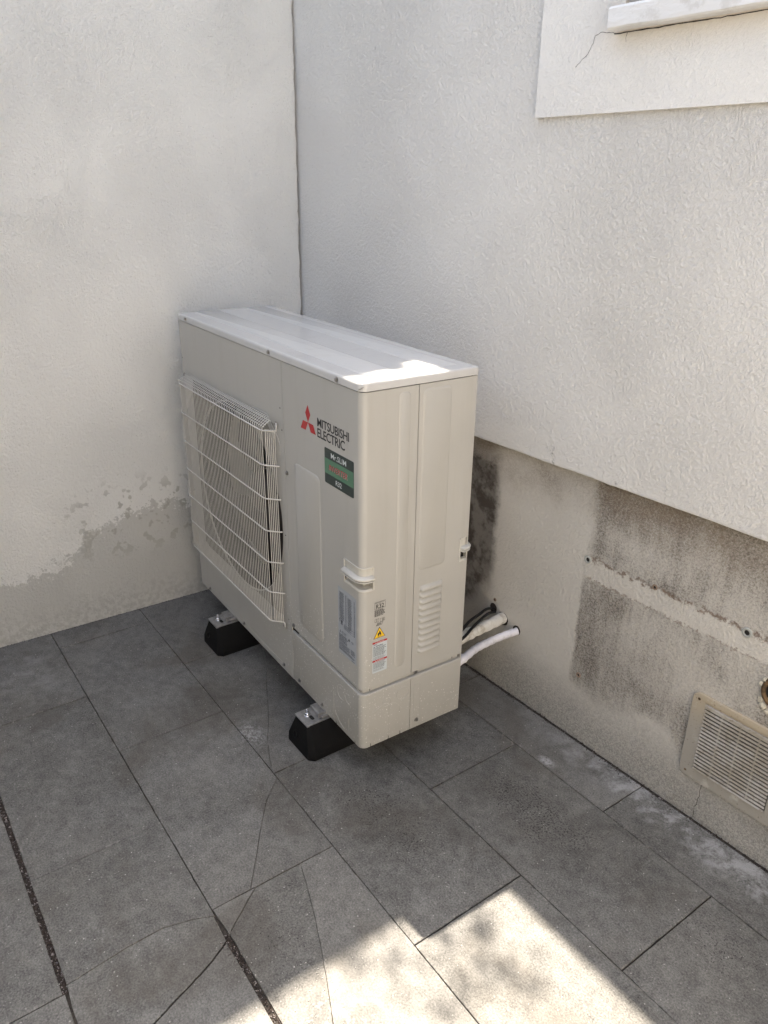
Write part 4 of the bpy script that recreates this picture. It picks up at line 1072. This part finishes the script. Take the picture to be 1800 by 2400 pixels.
bm = bmesh.new(); pts = spline(PIPES['line'], 8)
tube(bm, pts, lambda t: .0160+.0010*math.sin(t*40), 16)
for v in bm.verts: v.co += Vector((noise.noise(v.co*70), noise.noise(v.co*60), noise.noise(v.co*80)))*.0018
rn = random.Random(5)
for k in range(14):
    p = pts[rn.randrange(len(pts)//3, len(pts)-2)]; bmesh.ops.create_icosphere(bm, subdivisions=2, radius=rn.uniform(.0015, .004), matrix=Matrix.Translation(p+Vector((rn.uniform(-.006, .008), -.003, -.0125))))
tag(link('refrigerant_pipe', bm, MT['foamjacket'], smooth=True), 'thick grubby cream insulated pipe from behind the unit into the wall', 'pipe')
bm = bmesh.new(); pts = spline(PIPES['drain'], 9)
tube(bm, pts, lambda t: .0110+.0007*math.sin(t*70)+(.0015 if t < .22 else 0), 14)
for v in bm.verts: v.co += Vector((noise.noise(v.co*90), noise.noise(v.co*80), noise.noise(v.co*90)))*.0010
tag(link('drain_pipe', bm, MT['tape'], smooth=True), 'thinner white taped pipe below the thick pipe, entering the wall furthest right', 'pipe')
for key, lab in (('cableA', 'upper black cable arching from behind the unit into the wall above the thick pipe'), ('cableB', 'lower black cable just above the thick cream pipe')):
    bm = bmesh.new(); pts = spline(PIPES[key], 8)
    tube(bm, pts, .0042, 10); tag(link('cable', bm, MT['cable'], smooth=True), lab, 'cable', 'black cables behind the outdoor unit')
# ================================================================ TREE behind the left wall (outside the picture, throws the dapple)
tr = empty('tree', (-1.9, -.9, 0)); tag(tr, 'leafy tree standing beyond the left wall', 'tree')
bm = bmesh.new()
tube(bm, spline([(0, 0, 0), (.05, 0, 1.5), (0, .1, 3), (.2, .1, 4.2)], 5), lambda t: .12-.07*t, 10)
rn = random.Random(21); tips = []
for k in range(14):
    a = rn.uniform(-1.6, 1.9); e = Vector((math.cos(a)*rn.uniform(.5, 1.45), math.sin(a)*rn.uniform(.4, 1.2)+.2, rn.uniform(3.9, 5.6)))
    if e.x > 1.25: e.z = max(e.z, 4.6)
    s_ = Vector((.1, .08, rn.uniform(2.9, 4.1))); pts = spline([s_, s_.lerp(e, .5)+Vector((0, 0, .15)), e], 5); tube(bm, pts, lambda t: .03-.022*t, 6); tips += pts[4:]
spots = [(1.49, -.86, 4.6), (1.52, -.99, 4.9), (1.50, -.72, 4.4), (1.64, -.62, 4.9), (1.76, -.60, 5.0), (1.70, -.72, 4.8), (1.57, -.55, 4.7), (1.62, -.82, 5.1), (1.50, -1.10, 4.6)]
twigs = [Vector((x-.43*z+1.9, y+.14*z+.9, z)) for x, y, z in spots]
for e in twigs: tube(bm, spline([Vector((.4, .4, 4.0)), Vector((.9, .7, 4.35)), e], 6), lambda t: .018-.014*t, 5)
link('trunk', bm, MT['bark'], tr, smooth=True)
bm = bmesh.new()
for p in tips:
    for _ in range(60):
        q = p+Vector((rn.gauss(0, .17), rn.gauss(0, .17), rn.gauss(0, .15)))
        if q.x > 1.52: continue
        m = Matrix.Rotation(rn.uniform(0, 6.3), 3, 'Z') @ Matrix.Rotation(rn.uniform(-.9, .9), 3, 'X'); l = rn.uniform(.03, .06)
        bm.faces.new([bm.verts.new(q+m @ Vector(v)) for v in ((0, 0, 0), (l*.35, l*.45, .004), (0, l, 0), (-l*.35, l*.45, .004))])
for p in twigs:
    for _ in range(16):
        q = p+Vector((rn.gauss(0, .055), rn.gauss(0, .055), rn.gauss(0, .05)))
        m = Matrix.Rotation(rn.uniform(0, 6.3), 3, 'Z') @ Matrix.Rotation(rn.uniform(-.9, .9), 3, 'X'); l = rn.uniform(.025, .05)
        bm.faces.new([bm.verts.new(q+m @ Vector(v)) for v in ((0, 0, 0), (l*.35, l*.45, .004), (0, l, 0), (-l*.35, l*.45, .004))])
link('crown', bm, MT['leaf'], tr)

# ================================================================ unseen greenery added behind the camera to darken the unit front
rn = random.Random(8); bm = bmesh.new(); box(bm, (-.5, -3.5, -.03), (3.6, -2.95, 2.1))
hd = link('blocker_hedge', bm, plain('blocker_hedge_inside', (.025, .035, .014), .9, var=.3, sc=8)); bm = bmesh.new()
for _ in range(7000):
    f = rn.random(); q = Vector((rn.uniform(-.5, 3.6), -2.95+abs(rn.gauss(0, .04)), rn.uniform(0, 2.15))) if f < .75 else Vector((rn.uniform(-.5, 3.6), rn.uniform(-3.5, -2.9), 2.1+abs(rn.gauss(0, .04))))
    m = Matrix.Rotation(rn.uniform(0, 6.3), 3, 'Z') @ Matrix.Rotation(rn.uniform(0, 3), 3, 'X'); l = rn.uniform(.03, .07)
    bm.faces.new([bm.verts.new(q+m @ Vector(v)) for v in ((0, 0, 0), (l*.35, l*.45, .004), (0, l, 0), (-l*.35, l*.45, .004))])
tag(hd, 'dark clipped greenery added out of view to dim the unit front', 'blocker_hedge'); lf = link('blocker_foliage', bm, MT['leaf'], hd)
# ================================================================ pale wall added behind the camera to bounce sunlight back
bm = bmesh.new(); box(bm, (4.0, -3.6, -.03), (4.2, -.2, 2.6), .01)
tag(link('bounce_wall', bm, plain('bounce_wall_render', (.72, .68, .61), .9, var=.06, sc=8)), 'pale unseen wall added opposite the left wall to bounce sunlight', 'wall')
